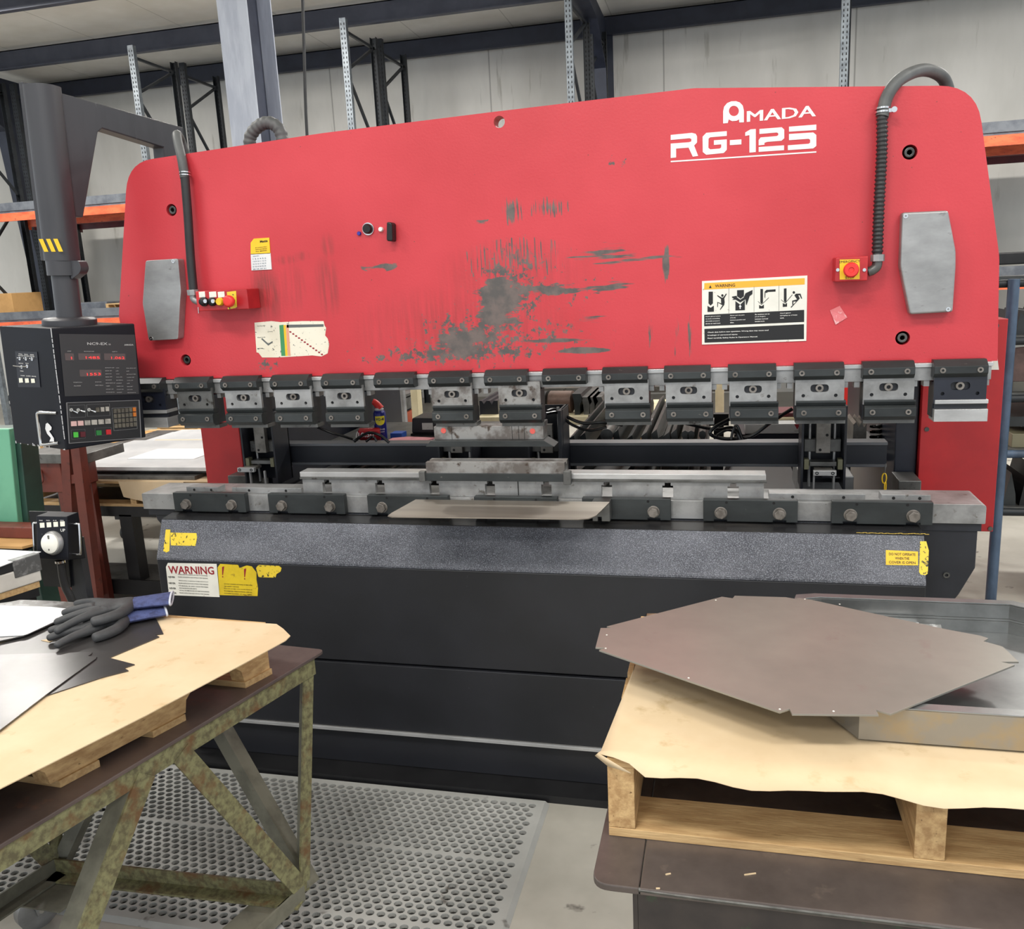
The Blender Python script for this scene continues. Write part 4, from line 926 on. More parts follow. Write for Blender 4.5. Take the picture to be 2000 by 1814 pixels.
words = ['MODE SELECT', 'SINGLE', 'PROGRAM', 'RETRACT', 'TIMER', 'PULL BACK', 'COUNT', 'BEND', 'TOOL', 'DIE', 'MATERIAL']
random.seed(3)
for r_ in range(9):
    for cc in range(3):
        x, y = 1030+cc*108+r_*2.5, 606+r_*31
        s_ = random.choice(words)+random.choice(('', ' ON', ' SET')); a, c = ff(*zoom5(x, y), .0026), ff(*zoom5(x+min(98, 8.5*len(s_)), y-3), .0026); b.text(s_, a, (c-a).normalized(), UZ, (c-a).length, .0023, .005)
b.build('panel_lettering', mat('panel_print', (186, 186, 186), .5), pan)
def outline(b, pts, f, d, w_=1.6):
    n = len(pts); cx = sum(p[0] for p in pts)/n; cy = sum(p[1] for p in pts)/n
    for i in range(n):
        p, q = pts[i], pts[(i+1) % n]
        ip = (p[0]+(cx-p[0])*w_/60, p[1]+(cy-p[1])*w_/60); iq = (q[0]+(cx-q[0])*w_/60, q[1]+(cy-q[1])*w_/60)
        b.flat([f(*p, d), f(*q, d), f(*iq, d), f(*ip, d)])
b = MB()
for pts in ([(648, 962), (1392, 922), (1428, 1308), (690, 1378)], [(675, 990), (840, 982), (852, 1105), (690, 1115)], [(855, 980), (1088, 966), (1100, 1085), (868, 1100)], [(1112, 1010), (1362, 992), (1382, 1215), (1142, 1240)], [(708, 1240), (850, 1228), (858, 1320), (718, 1335)], [(948, 1218), (1115, 1205), (1122, 1280), (958, 1295)]): outline(b, ZP(pts), ff, .0026)
b.build('panel_frames', mat('panel_line', (120, 120, 122), .5), pk, fix=False)
def key(px0, py0, w_, h_, m, nm='key', sk=-.06):
    o = MB(); P = [ff(*zoom5(x, y), .002) for x, y in ((px0, py0), (px0+w_, py0+w_*sk), (px0+w_+h_*.1, py0+h_+w_*sk), (px0+h_*.1, py0+h_))]
    vs = [o.bm.verts.new(p) for p in P]+[o.bm.verts.new(p+fn*.004) for p in P]
    for q in ((4, 5, 6, 7), (0, 1, 5, 4), (1, 2, 6, 5), (2, 3, 7, 6), (3, 0, 4, 7)): o.bm.faces.new([vs[i] for i in q])
    return o.build(nm, m, pk)
m_key = mat('grey_key', (176, 172, 164), .5, 0, (140, 136, 130), 50); m_keyd = mat('small_key', (98, 94, 84), .5, 0, (78, 74, 66), 50)
for i in range(6): key(702+69*i, 1152-6*i, 54, 48, mat('pink_key', (214, 176, 172), .5) if i < 2 else m_key)
for i in range(3): key(948+49*i, 1008-5*i, 34, 44, m_keyd if i == 0 else m_key)
for r_ in range(4):
    for c_ in range(6): key(1128+39*c_+r_*5, 1020+r_*50-c_*4, 30, 40, mat('orange_key', (196, 112, 40), .5) if (c_ == 5 and r_ < 2) else m_keyd)
key(732, 1262, 44, 52, mat('green_key', (70, 170, 60), .4, emit=.15)); key(800, 1256, 50, 52, mat('dark_red_key', (84, 24, 34), .4)); key(962, 1240, 50, 48, mat('green_key_dim', (40, 118, 58), .4)); key(1062, 1230, 46, 48, mat('red_key', (190, 36, 44), .4))
for (x0, y0, x1, y1) in ((700, 1035, 750, 1062), (770, 1035, 825, 1045), (880, 1030, 932, 1046)):
    b = MB().tube([ff(*zoom5(x0, y0), .001), ff(*zoom5((x0+x1)/2, (y0+y1)/2), .012), ff(*zoom5(x1, y1), .018)], lambda t_: .0018+.0016*t_, 8, 5); b.build('toggle_lever', m_chrome, pk, smooth=True)
    MB().ring(ff(*zoom5(x0, y0), .002), fn, .006, .002, .003, 12).build('toggle_nut', m_chrome, pk)
# side face
sp = fpoly(sf, ZP([(125, 470), (345, 462), (392, 822), (172, 835)]), 'side_panel', mat('side_plate', (30, 32, 40), .4), cabn)
b = MB()
for pts in ([(178, 742), (214, 738), (222, 782), (184, 788)], [(238, 740), (274, 737), (282, 780), (244, 785)], [(298, 739), (334, 736), (342, 778), (304, 782)]): b.flat([sf(*zoom5(*q), .0035) for q in pts])
b.build('side_buttons', mat('ivory_button', (232, 230, 212), .4), sp, fix=False)
b = MB()
def stext(s_, x, y, w_, h_): a, c = sf(*zoom5(x, y), .003), sf(*zoom5(x+w_, y), .003); b.text(s_, a, (c-a).normalized(), UZ, (c-a).length, h_, .01)
for x, s_ in ((168, 'FULL'), (224, 'BACK'), (280, 'SIDE')): stext(s_, x, 500, 38, .0032); stext('GAUGE', x-6, 516, 50, .0032)
for x, s_ in ((195, 'START'), (250, 'SLIDE'), (305, 'MODE')): stext(s_, x, 718, 44, .003)
stext('MODE', 172, 594, 44, .003); stext('SLOW', 240, 590, 30, .003); stext('FINE', 190, 672, 32, .003)
b.build('side_lettering', m_logo, sp)
for (x, y, x2, y2) in ((178, 542, 190, 530), (240, 540, 252, 528), (300, 538, 312, 526), (200, 625, 150, 612), (255, 615, 215, 625)):
    MB().tube([sf(*zoom5(x, y), .001), sf(*zoom5((x+x2)/2, (y+y2)/2), .01), sf(*zoom5(x2, y2), .016)], .0018, 8, 4).build('toggle_lever', m_chrome, sp, smooth=True)
    MB().ring(sf(*zoom5(x, y), .001), sn, .006, .002, .003, 12).build('toggle_nut', m_chrome, sp)
hd = [(560, 1072), (450, 1066), (428, 1075), (422, 1100), (440, 1220), (468, 1375), (490, 1392), (590, 1378)]
pth = [sf(*zoom5(*q), .02) for q in hd]; pth[0] = sf(*zoom5(*hd[0]), .0); pth[-1] = sf(*zoom5(*hd[-1]), .0)
MB().tube(pth, .0055, 10, 6).build('grab_handle', m_chrome, cabn, smooth=True)
MB().flat([sf(*zoom5(*q), .0025) for q in ((462, 1190), (480, 1178), (505, 1200), (522, 1220), (520, 1245), (498, 1262), (520, 1290), (548, 1330), (552, 1365), (505, 1368), (518, 1330), (480, 1290), (458, 1240))]).build('paper_sticker', m_paper, cabn, fix=False)
b = MB()
P = [sf(*zoom5(x, y), .0025) for x, y in ()]
for i in range(24):      # bare scuffed metal along the near edge and bottom
    f = i/24; x, y = 505+f*130, 205+f*1210; w_ = 2+random.random()*3
    z_ = Vector((nx.x, nx.y, 0))+(sn+fn).normalized()*.0026
    zz = ztop-(ztop-zbot)*f; h_ = (ztop-zbot)/24*random.uniform(.5, 1.0)
    if f < .9: b.flat([z_+su*.002+V(0, 0, zz), z_+fu*.0015+V(0, 0, zz), z_+fu*.0015+V(0, 0, zz-h_), z_+su*.0018+V(0, 0, zz-h_)])
for i in range(16):
    f = random.random(); base = nx+su*(SW*f)+sn*.001; zz = zbot+random.uniform(.001, .01)
    b.flat([base+V(0, 0, zbot), base+su*.006+V(0, 0, zbot), base+su*.005+V(0, 0, zz), base+su*.001+V(0, 0, zz)])
b.build('edge_wear', mat('bare_metal', (196, 196, 198), .4, .3), cabn, fix=False)
# swivel, post, arm
pc = at_z(165, 640, ztop+.0); pc = Vector(((nx+back)*.5)); pc = Vector((pc.x, pc.y, 0))
pcx = (nx+rx+back+lx_)/4
# the post stands behind the console centre as photographed
PY = pcx.y
PXl, PXr = at_y(105.5, 620, PY), at_y(146.5, 620, PY); PX = (PXl.x+PXr.x)/2; pr = (PXr.x-PXl.x)/2*.97
MB().lathe((PX, PY, ztop), (0, 0, 1), [(pr*2.1, 0), (pr*2.1, .018), (pr*1.95, .024), (pr*1.1, .028)], 32).build('swivel_flange', m_post, pen, smooth=True)
zcl = at_y(120, 522, PY).z; zt2 = at_y(60, 172, PY).z
MB().cyl((PX, PY, ztop+.02), (PX, PY, zcl), pr, 28).build('inner_post', m_post, pen, smooth=True)
cl = MB(); cl.ring((PX, PY, zcl-.03), (0, 0, 1), pr*1.28, pr, .055, 28); cl.prism(rpoly([(PX+pr*1.0, zcl-.045), (PX+pr*1.9, zcl-.022), (PX+pr*2.1, zcl-.005), (PX+pr*1.9, zcl+.02), (PX+pr*1.0, zcl+.02)], .01), 'y', PY-.02, PY+.02); cl.build('post_clamp', m_post, pen, smooth=True, bevel=.002)
t_ = MB(); W1 = pr*1.26
t_.prism(rpoly([(PX-W1, PY-W1), (PX+W1, PY-W1), (PX+W1, PY+W1), (PX-W1, PY+W1)], W1*.92, 9), 'z', zcl+.02, zt2); outer = t_.build('outer_post', m_post, pen, smooth=True)
MB().box(PX-W1-.006, PX-W1+.012, PY-.035, PY+.035, zcl+.02, zt2+.01).build('post_strap', m_post, pen, bevel=.002)
b = MB(); yy = PY-W1-.0012
for i in range(4):
    x0 = PX-W1*.55+i*.029; z0_ = at_y(95, 493, PY-W1).z
    b.flat([(x0+.006, yy, z0_), (x0+.023, yy, z0_), (x0+.007, yy, z0_+.042), (x0-.010, yy, z0_+.042)]) if i < 3 else None
b.build('hazard_stripes', m_yel, outer, fix=False)
AE = at_y(318, 262, .22)-V(.045, 0, 0); azt = zt2-.015
ad = Vector((AE.x-PX, AE.y-PY, 0)); AL = ad.length; ad.normalize()
arm = MB(); P0 = Vector((PX, PY, 0))+ad*(W1*.7)
zarm = at_y(320, 262, .22).z
for s_ in (0,):
    an = Vector((-ad.y, ad.x, 0))*.03
    z1_, z0_ = min(azt, zarm+.06), None
prof = [(0, azt), (AL+.03, zarm+.035), (AL+.03, zarm-.16), (AL-.07, zarm-.16), (AL-.07, zarm-.05), (AL*.32, azt-.095), (AL*.28, azt-.11), (W1*.2+.03, azt-.40), (0, azt-.40)]
vs0 = [arm.bm.verts.new(P0+ad*a+V(0, 0, z)-an) for a, z in prof]; vs1 = [arm.bm.verts.new(P0+ad*a+V(0, 0, z)+an) for a, z in prof]
arm.bm.faces.new(vs0); arm.bm.faces.new(vs1[::-1])
for i in range(len(prof)): arm.bm.faces.new((vs0[i-1], vs0[i], vs1[i], vs1[i-1]))
arm.build('swing_arm', m_post, pen, bevel=.004)
pen.rotation_euler = (0, .045, 0)
# ------------------------------------------------------------------ small operator station
Yp = -.48
ps = thing('operator_station', 'small black speed control station with a white dial and chrome handles on a stand', 'control box', (at_y(105, 1170, Yp).x, Yp, FZ))
a, c = at_y(60, 997, Yp+.03), at_y(140, 1145, Yp+.03)
MB().prism([(a.x, a.z), (at_y(127, 992, Yp+.03).x, a.z), (c.x+.005, c.z), (a.x+.01, c.z)], 'y', Yp+.02, Yp+.026).build('back_plate', m_black, ps)
pts = [at_y(*q, Yp-.05) for q in ((73, 1010), (128, 1004), (138, 1092), (81, 1098))]
zA, zB = pts[0].z, pts[2].z; xl, xr = pts[3].x, pts[2].x
body = MB().prism([(Yp+.02, zA), (Yp-.035, zA), (Yp-.06, zB+.01), (Yp-.06, zB), (Yp+.02, zB-.02)], 'x', xl-.004, xr).build('station_case', m_cab, ps, bevel=.003)
FN = Vector((0, -(zA-zB), -.025)).normalized(); FU = Vector((0, .025, zA-zB)).normalized()
def ofc(px, py, d=.001):
    P0_ = Vector((0, Yp-.035, zA)); n_ = Vector((0, -FU.z, FU.y)); D = ray(px, py); return CAMP+D*((P0_-CAMP).dot(n_)/D.dot(n_))+n_*d
n_ = Vector((0, -FU.z, FU.y))
b = MB()
for i in range(4): x = 78+13.2*i; b.flat([ofc(x, 1021-i*.9), ofc(x+9, 1020.5-i*.9), ofc(x+9.6, 1030-i*.9), ofc(x+.8, 1030.6-i*.9)])
b.build('station_buttons', MATS['ivory_button'], body, fix=False)
b = MB()
for x, s_ in ((77, 'SINGLE'), (91, 'INCH'), (104, 'A N'), (118, 'ON')): b.text(s_, ofc(x, 1017, .0012), (1, 0, 0), FU, .014, .003, .01)
b.text('UP', ofc(119, 1038, .0012), (1, 0, 0), FU, .018, .010, .0); b.text('. : .  .', ofc(82, 1043, .0012), (1, 0, 0), FU, .05, .002)
b.build('station_text', m_logo, body)
dc = ofc(105, 1060, 0)
kn = MB().lathe(dc, n_, [(.041, 0), (.041, .006), (.036, .015), (.034, .016)], 32).build('dial_skirt', m_alu, body, smooth=True, ang=30)
MB().lathe(dc+n_*.016, n_, [(.0335, 0), (.0335, .004), (.031, .006)], 32).build('dial_face', m_labw, body, smooth=True)
b = MB(); b.box(-.003, .003, -.002, .002, -.006, .006, Matrix.Translation(dc+n_*.022+FU*.022)); b.box(-.002, .002, -.001, .001, -.003, .003, Matrix.Translation(dc+n_*.022-FU*.02)); b.build('dial_marks', m_greysteel, body)
for s_, x in ((-1, xl-.004), (1, xr)):
    MB().tube([(x, Yp-.02, zA-.03), (x+s_*.024, Yp-.02, zA-.03), (x+s_*.03, Yp-.022, zA-.038), (x+s_*.03, Yp-.035, zB+.022), (x+s_*.024, Yp-.035, zB+.014), (x, Yp-.035, zB+.014)], .0038, 10, 5).build('grab_handle', m_chrome, body, smooth=True)
MB().lathe(((xl+xr)/2, Yp-.03, zB-.012), (0, 0, -1), [(.018, 0), (.018, .008), (.013, .012)], 16).build('cable_gland', m_chrome, ps, smooth=True)
MB().tube([((xl+xr)/2, Yp-.03, zB-.02), ((xl+xr)/2+.0, Yp-.03, zB-.1), ((xl+xr)/2+.02, Yp-.02, zB-.25), ((xl+xr)/2+.03, Yp, FZ+.02)], .013, 12, 6).build('cable', m_rubber, ps, smooth=True)
MB().box((xl+xr)/2-.03, (xl+xr)/2+.03, Yp+.03, Yp+.06, FZ+.01, zA-.1).build('stand_post', m_frame, ps)
MB().box((xl+xr)/2-.15, (xl+xr)/2+.15, Yp-.1, Yp+.2, FZ, FZ+.012).build('stand_foot', m_frame, ps)
# ------------------------------------------------------------------ things seen through the brake
def prop(b, name, m, label, cat, group=None, **k): return tag(b.build(name, m, **k), label, cat, group)
# oil can tin, beverage can and odds on a shelf behind the gauge beam
Yo = .62
zs = 1.02
sh = thing('parts_tray', 'flat steel tray shelf behind the back gauge beam holding the spray can', 'shelf', (-.7, Yo+.15, zs-.02))
xa, xb = at_y(690, 870, Yo).x, at_y(850, 870, Yo).x
MB().box(xa-.1, xb+.35, Yo-.1, Yo+.45, zs-.02, zs).build('tray_plate', m_greysteel, sh)
for x in (xa, xb+.3): MB().box(x-.015, x+.015, Yo+.3, Yo+.33, FZ, zs-.02).build('leg', m_frame, sh)
c0 = at_y(745, 855, Yo); top = at_y(742, 800, Yo).z
r = .027
can = thing('spray_can', 'blue and yellow lubricant spray can with a red cap behind the gauge beam', 'spray can', (c0.x, Yo, zs))
body_top = at_y(745, 803, Yo).z
MB().lathe((c0.x, Yo, zs), (0, 0, 1), [(r*.96, 0), (r, .003), (r, body_top-zs-.008), (r*.94, body_top-zs-.003), (r*.8, body_top-zs+.004)], 28).build('can_body', mat('can_blue', (30, 34, 120), .3, .1), can, smooth=True)
b = MB(); zd = at_y(745, 818, Yo).z
def cyl_decal(b, poly, rr, x, y):      # wrap (angle-ish, z) outline on the can's front, as strips
    pass
fan = []
th0 = math.atan2(CAMP.y-Yo, CAMP.x-c0.x)
def cp(u, z, d=.0006): a_ = th0+u/r; return Vector((c0.x+(r+d)*math.cos(a_), Yo+(r+d)*math.sin(a_), z))
vsn = []
for i in range(13):
    u = -.022+.044*i/12; zz_up = zd+.016; zz_dn = zd-.004-.02*math.sqrt(max(0, 1-(u/.0225)**2)); vsn.append((cp(u, zz_up), cp(u, zz_dn)))
for i in range(12): b.flat([vsn[i][0], vsn[i+1][0], vsn[i+1][1], vsn[i][1]])
b.build('yellow_shield', mat('can_yellow', (244, 226, 50), .35), can, fix=False)
def ctext(s_, z, w_, h_, m, nm, d=.0014, bold=.02):
    q = MB(); q.text(s_, (0, 0, 0), (1, 0, 0), (0, 1, 0), w_, h_, bold, 'C', 0)
    for v in q.bm.verts: p_ = cp(v.co.x, z+v.co.y, d); v.co = p_
    q.build(nm, m, can, fix=False)
ctext('WD-40', zd-.004, .038, .013, mat('can_ink', (20, 22, 60), .4), 'can_word'); ctext('MULTI-USE', zd-.045, .036, .006, m_logo, 'can_line'); ctext('PRODUCT', zd-.055, .032, .004, m_logo, 'can_line')
MB().lathe((c0.x, Yo, body_top+.004), (0, 0, 1), [(.018, 0), (.02, .006), (.012, .016)], 20).build('valve_collar', m_white, can, smooth=True)
tp_ = body_top+.014
MB().tube([(c0.x+.008, Yo, tp_-.004), (c0.x-.004, Yo, tp_+.012), (c0.x-.016, Yo, tp_+.024), (c0.x-.026, Yo-.002, tp_+.03)], lambda t_: .017-.004*t_, 14, 5).build('spray_cap', mat('cap_red', (224, 50, 44), .35), can, smooth=True)
p0, p1 = at_y(703, 851, Yo-.05), at_y(736, 848, Yo-.02)
cc_ = thing('drink_can', 'crumpled red drink can with white script lying beside the spray can', 'can', (p0.x, Yo-.05, zs))
rc = .03
MB().lathe((p0.x-.005, Yo-.05, zs+rc), ((p1.x-p0.x)+.02, .02, 0), [(.024, 0), (rc, .006), (rc, .085), (.025, .095)], 24).build('can_body', mat('can_red', (170, 22, 36), .28, .2, (130, 14, 28), 30), cc_, smooth=True)
b = MB(); b.text('10.50', (p0.x+.005, Yo-.05-rc*.93, zs+rc-.004), (1, .05, 0), (0, .2, 1), .07, .02, .01, 'L', .002)
b.tube([(p0.x, Yo-.05-rc*.72, zs+rc+.02), (p0.x-.004, Yo-.05-rc*1.02, zs+rc-.004), (p0.x+.01, Yo-.05-rc*.9, zs+rc-.018), (p0.x+.05, Yo-.05-rc*.92, zs+rc-.02)], .0018, 6, 6)
b.build('can_script', m_logo, cc_)
# black battery-case-like box, pinkish cloth, blue box
q0, q1 = at_y(802, 816, Yo+.1), at_y(850, 850, Yo+.1)
tb = thing('black_case', 'black plastic case with a white label behind the left end of the punch', 'case', (q0.x, Yo+.1, zs))
MB().prism(rpoly([(q0.x, zs+.008), (q1.x+.1, zs+.008), (q1.x+.1, q0.z-.006), (q0.x+.006, q0.z)], .01), 'y', Yo+.1, Yo+.25).build('case_body', m_rubber, tb, bevel=.004)
a, c = at_y(824, 826, Yo+.098), at_y(846, 839, Yo+.098); MB().box(a.x, c.x, Yo+.0975, Yo+.099, c.z, a.z).build('case_label', m_labw, tb)
MB().box(q0.x-.002, q1.x+.1, Yo+.09, Yo+.26, zs, zs+.0078).build('case_base', m_hole, tb)
a, c = at_y(760, 843, Yo+.02), at_y(783, 850, Yo+.02)
prop(MB().box(a.x, c.x, Yo+.03, Yo+.09, zs, zs+.022), 'blue_box', mat('blue_card', (52, 96, 190), .5), 'small blue box lying right of the spray can', 'box')
b = MB(); P = [at_y(762, 856, Yo-.04), at_y(790, 852, Yo-.04), at_y(840, 850, Yo-.02), at_y(838, 856, Yo-.04), at_y(800, 858, Yo-.06)]
b.prism([(p.x, p.y+random.uniform(-.01, .02)+i*0) for i, p in enumerate([V(P[0].x, Yo-.07, 0), V(P[2].x, Yo-.08, 0), V(P[2].x+.02, Yo-.02, 0), V(P[1].x, Yo-.0, 0), V(P[0].x, Yo-.02, 0)])], 'z', zs, zs+.012)
prop(b, 'shop_cloth', mat('pink_cloth', (222, 150, 156), .8, 0, (200, 130, 136), 20, bump=.4, bs=40), 'folded pinkish shop cloth in front of the black case', 'cloth', bevel=.003)
# distant shelf, posts and bins between holders (left of centre)
Yd = 3.4
def seen(x0, y0, x1, y1, Y, dep): a, c = at_y(x0, y0, Y), at_y(x1, y1, Y); return (a.x, c.x, Y, Y+dep, c.z, a.z)
sf_ = thing('storage_shelf', 'steel storage shelf with bins seen between the left holders through the brake', 'shelf', (at_y(780, 800, Yd).x, Yd, FZ))
zz0 = at_y(780, 850, Yd).z
xs = [at_y(735, 800, Yd).x, at_y(786, 800, Yd).x, at_y(850, 800, Yd).x]
for x in xs[:2]: MB().cyl((x, Yd, FZ), (x, Yd, 2.3), .035, 14).build('post', m_alu, sf_, smooth=True)
for (pa, pb_) in ((783, 803), (775, 779), (800, 805)):
    q = seen(735, pa, 784, pb_, Yd, .5); MB().box(q[0], q[1], Yd+.04, Yd+.5, q[4], q[5]).build('shelf_board', m_greysteel, sf_)
for i, (pa, pb_, m) in enumerate(((762, 774, mat('teal_bin', (38, 92, 110), .5)), (774, 784, mat('rust_bin', (158, 74, 48), .5)))):
    q = seen(pa, 811, pb_, 838, Yd, .3); prop(MB().box(q[0], q[1], Yd+.05, Yd+.35, q[4], q[5]), 'storage_bin', m, ['teal storage bin seen through the brake left of the grey shelf post', 'rust orange storage bin seen through the brake beside the teal bin'][i], 'bin', bevel=.01)
q = seen(740, 836, 800, 842, Yd, .5); MB().box(q[0], q[1]+.5, Yd+.0, Yd+.5, q[4]-.06, q[4]).build('bottom_board', m_greysteel, sf_)
q = seen(741, 767, 749, 778, Yd, .2); prop(MB().box(q[0], q[1], Yd+.1, Yd+.25, at_y(745, 782.7, Yd).z, q[5]), 'orange_box', m_orange, 'tiny orange box on the upper board of the far shelf', 'box')
for px0, px1, Y, lb_ in ((803, 816, 2.6, 'left of the middle holder'), (1397, 1414, 2.6, 'seen between the eleventh and twelfth holders')):
    a, c = at_y(px0, 790, Y), at_y(px1, 790, Y); MBq = MB().box(a.x, c.x, Y, Y+.09, FZ, 2.6)
    prop(MBq, 'cream_post', m_cream, 'square cream post standing behind the brake ' + lb_, 'post', bevel=.004)
# bench with tooling behind the middle of the brake
Yt_ = 1.9
zb_ = at_y(1120, 806, Yt_).z-.02
bn = thing('tool_bench', 'cream topped tool bench behind the middle of the brake', 'bench', (.4, Yt_, FZ))
xl_, xr_ = at_y(930, 800, Yt_).x, at_y(1310, 800, Yt_).x
MB().box(xl_, xr_, Yt_, Yt_+.6, zb_-.05, zb_).build('bench_top', m_cream, bn, bevel=.004)
for x in (xl_+.05, xr_-.05):
    for y in (Yt_+.05, Yt_+.55): MB().box(x-.03, x+.03, y-.03, y+.03, FZ, zb_-.05).build('leg', m_greysteel, bn)
def die_prof(x, z, s=1): return [(x-.035*s, z), (x+.035*s, z), (x+.035*s, z+.05*s), (x+.02*s, z+.05*s), (x+.012*s, z+.035*s), (x+.004*s, z+.05*s), (x-.008*s, z+.05*s), (x-.018*s, z+.038*s), (x-.026*s, z+.05*s), (x-.035*s, z+.05*s)]
q = at_y(955, 790, Yt_+.1); prop(MB().prism([(xx, 2*zb_+.09-zz) if 0 else (xx, zz) for xx, zz in die_prof(at_y(955, 800, Yt_+.1).x, zb_, 1.6)], 'y', Yt_+.1, Yt_+.5), 'steel_die', m_frame, 'dark multi V die block on the bench left of the motor', 'die')
mx = at_y(1100, 790, Yt_+.1)
mo = thing('electric_motor', 'brown and black round motor lying on the cream bench', 'motor', (mx.x, Yt_+.1, zb_))
MB().lathe((mx.x-.09, Yt_+.15, zb_+.065), (1, -.1, 0), [(.05, 0), (.062, .01), (.062, .14), (.045, .15), (.02, .155)], 24).build('motor_body', mat('brown_cast', (112, 90, 80), .5, .2, (90, 72, 64), 12), mo, smooth=True)
MB().lathe((mx.x-.16, Yt_+.16, zb_+.065), (1, -.1, 0), [(.02, 0), (.058, .008), (.06, .06)], 20).build('end_bell', m_black, mo, smooth=True)
for i, px in enumerate((1128, 1146, 1158, 1168)):
    x = at_y(px, 790, Yt_+.05).x; h = .12-.02*(i > 0)
    prop(MB().prism([(x-.018, zb_), (x+.012, zb_), (x+.014, zb_+h*.5), (x+.03, zb_+h*.75), (x+.02, zb_+h), (x-.03, zb_+h), (x-.02, zb_+h*.6)], 'y', Yt_+.05, Yt_+.45), 'gooseneck_punch', m_greysteel if i else m_bar, ['tall dark gooseneck punch standing at the bench edge', 'first grey gooseneck punch right of the tall one', 'second grey gooseneck punch right of the tall one', 'third grey gooseneck punch right of the tall one'][i], 'punch', 'gooseneck punches on the bench')
q = seen(1086, 755, 1116, 775, 3.0, .4); carton(q[0], q[1]+.1, 3.0, 3.4, zb_+.02, q[5], 'tan carton behind the bench, seen above the motor')
t = thing('carton_stand', 'steel stand under the tan carton behind the bench', 'stand', (q[0], 3.0, FZ)); MB().box(q[0]-.3, q[1]+1.2, 2.95, 3.5, zb_-.02, zb_+.02).build('stand_top', m_greysteel, t)
for x in (q[0]-.25, q[1]+1.1): MB().box(x, x+.05, 3.0, 3.05, FZ, zb_-.02).build('leg', m_greysteel, t)
# long punches and rails lying side by side in the tooling rack
Yr = .62
zr = at_y(1250, 866, Yr).z
tr = thing('tooling_rack', 'low black rack holding rows of long dark press brake tooling behind the gauge beam', 'rack', (.5, Yr, FZ))
xa, xb = at_y(1105, 880, Yr).x, at_y(1400, 880, Yr).x
for y in (Yr+.06, Yr+.95): MB().box(xa-.05, xb+.05, y, y+.05, zr-.1, zr-.04).build('rack_rail', m_black, tr)
for x in (xa, xb):
    for y in (Yr+.06, Yr+.95): MB().box(x-.025, x+.025, y, y+.05, FZ, zr-.1).build('leg', m_black, tr)
tn = 0
for i, px in enumerate((1118, 1140, 1205, 1232, 1260, 1280, 1292, 1304, 1318)):
    x = at_y(px, 862, Yr).x; h = .075+.012*(i % 3)
    prop(MB().prism([(x-.01, zr-.04), (x+.01, zr-.04), (x+.012, zr-.04+h*.6), (x+.006, zr-.04+h), (x-.016, zr-.04+h*.8), (x-.012, zr-.04+h*.5)], 'y', Yr, Yr+1.05), 'long_punch', m_bar if i < 4 else m_greysteel, 'long dark straight punch, %s from the left in the tooling rack' % ['first', 'second', 'third', 'fourth', 'fifth', 'sixth', 'seventh', 'eighth', 'ninth'][i], 'punch', 'long punches in the tooling rack')
for i, px in enumerate((1338, 1350, 1372)):
    x = at_y(px, 855, Yr-.02).x
    b = MB().prism([(x-.014, zr-.04), (x+.014, zr-.04), (x+.008, zr-.005), (x+.007, zr+.02), (x+.014, zr+.035), (x+.012, zr+.05), (x, zr+.056), (x-.012, zr+.05), (x-.014, zr+.035), (x-.007, zr+.02), (x-.008, zr-.005)], 'y', Yr-.02, Yr+1.03)
    prop(b, 'round_nose_punch', m_greysteel, ['left round headed grey rail at the right end of the tooling rack', 'middle round headed grey rail at the right end of the tooling rack', 'right round headed grey rail nearest the cream post'][i], 'rail', 'round headed rails', smooth=True, ang=35)
x = at_y(1186, 848, Yr).x; prop(MB().cyl((x, Yr-.02, at_y(1186, 848, Yr).z), (x, Yr+1.0, at_y(1186, 848, Yr).z), .026, 24), 'steel_roller', m_greysteel, 'round steel roller lying end on in the tooling rack', 'roller', smooth=True)
# yellow carton and boxes behind the rack
q = seen(1200, 832, 1290, 862, 2.75, .4)
tt = thing('stacking_table', 'steel table behind the tooling rack carrying tan cartons', 'table', (q[0], 2.75, FZ)); MB().box(q[0]-.2, q[1]+.3, 2.7, 3.3, q[4]-.04, q[4]).build('table_top', m_greysteel, tt)
for x in (q[0]-.15, q[1]+.2): MB().box(x, x+.05, 2.75, 2.8, FZ, q[4]-.04).build('leg', m_greysteel, tt)
carton(q[0], (q[0]+q[1])/2-.01, 2.75, 3.1, q[4], q[5]-.02, 'left tan carton behind the tooling rack'); carton((q[0]+q[1])/2+.01, q[1]+.02, 2.75, 3.1, q[4], q[5]+.01, 'right tan carton behind the tooling rack')
q = seen(1515, 914, 1560, 965, 1.6, .4); carton(q[0]-.02, q[1]+.02, 1.6, 2.0, FZ, q[5]+.05, 'tall brown carton on the floor seen under the right end of the gauge beam')
# open book / white boxes behind holder twelve
Yk = 1.5
q = seen(1455, 828, 1572, 843, Yk, .4)
wb = thing('white_cabinet', 'white instrument box with a red triangle label on the right behind the beam', 'box', (q[0], Yk, FZ))
MB().box(q[0], q[1], Yk, Yk+.4, q[4]-.01, q[5]).build('box_body', m_white, wb, bevel=.004)
MB().box(q[0]-.05, q[1]+.05, Yk, Yk+.45, FZ, q[4]-.012).build('box_stand', m_bluedark, wb)
a = at_y(1557, 833, Yk-.001); MB().flat([(a.x-.014, Yk-.0015, a.z+.012), (a.x+.014, Yk-.0015, a.z+.012), (a.x, Yk-.0015, a.z-.014)]).build('triangle_mark', m_inkr, wb, fix=False)
b = MB(); b.text('DANGER', (a.x-.012, Yk-.0018, a.z-.024), (1, 0, 0), (0, 0, 1), .034, .005, .01); b.build('label_word', m_ink, wb)
q = seen(1514, 790, 1548, 826, Yk+.3, .1)
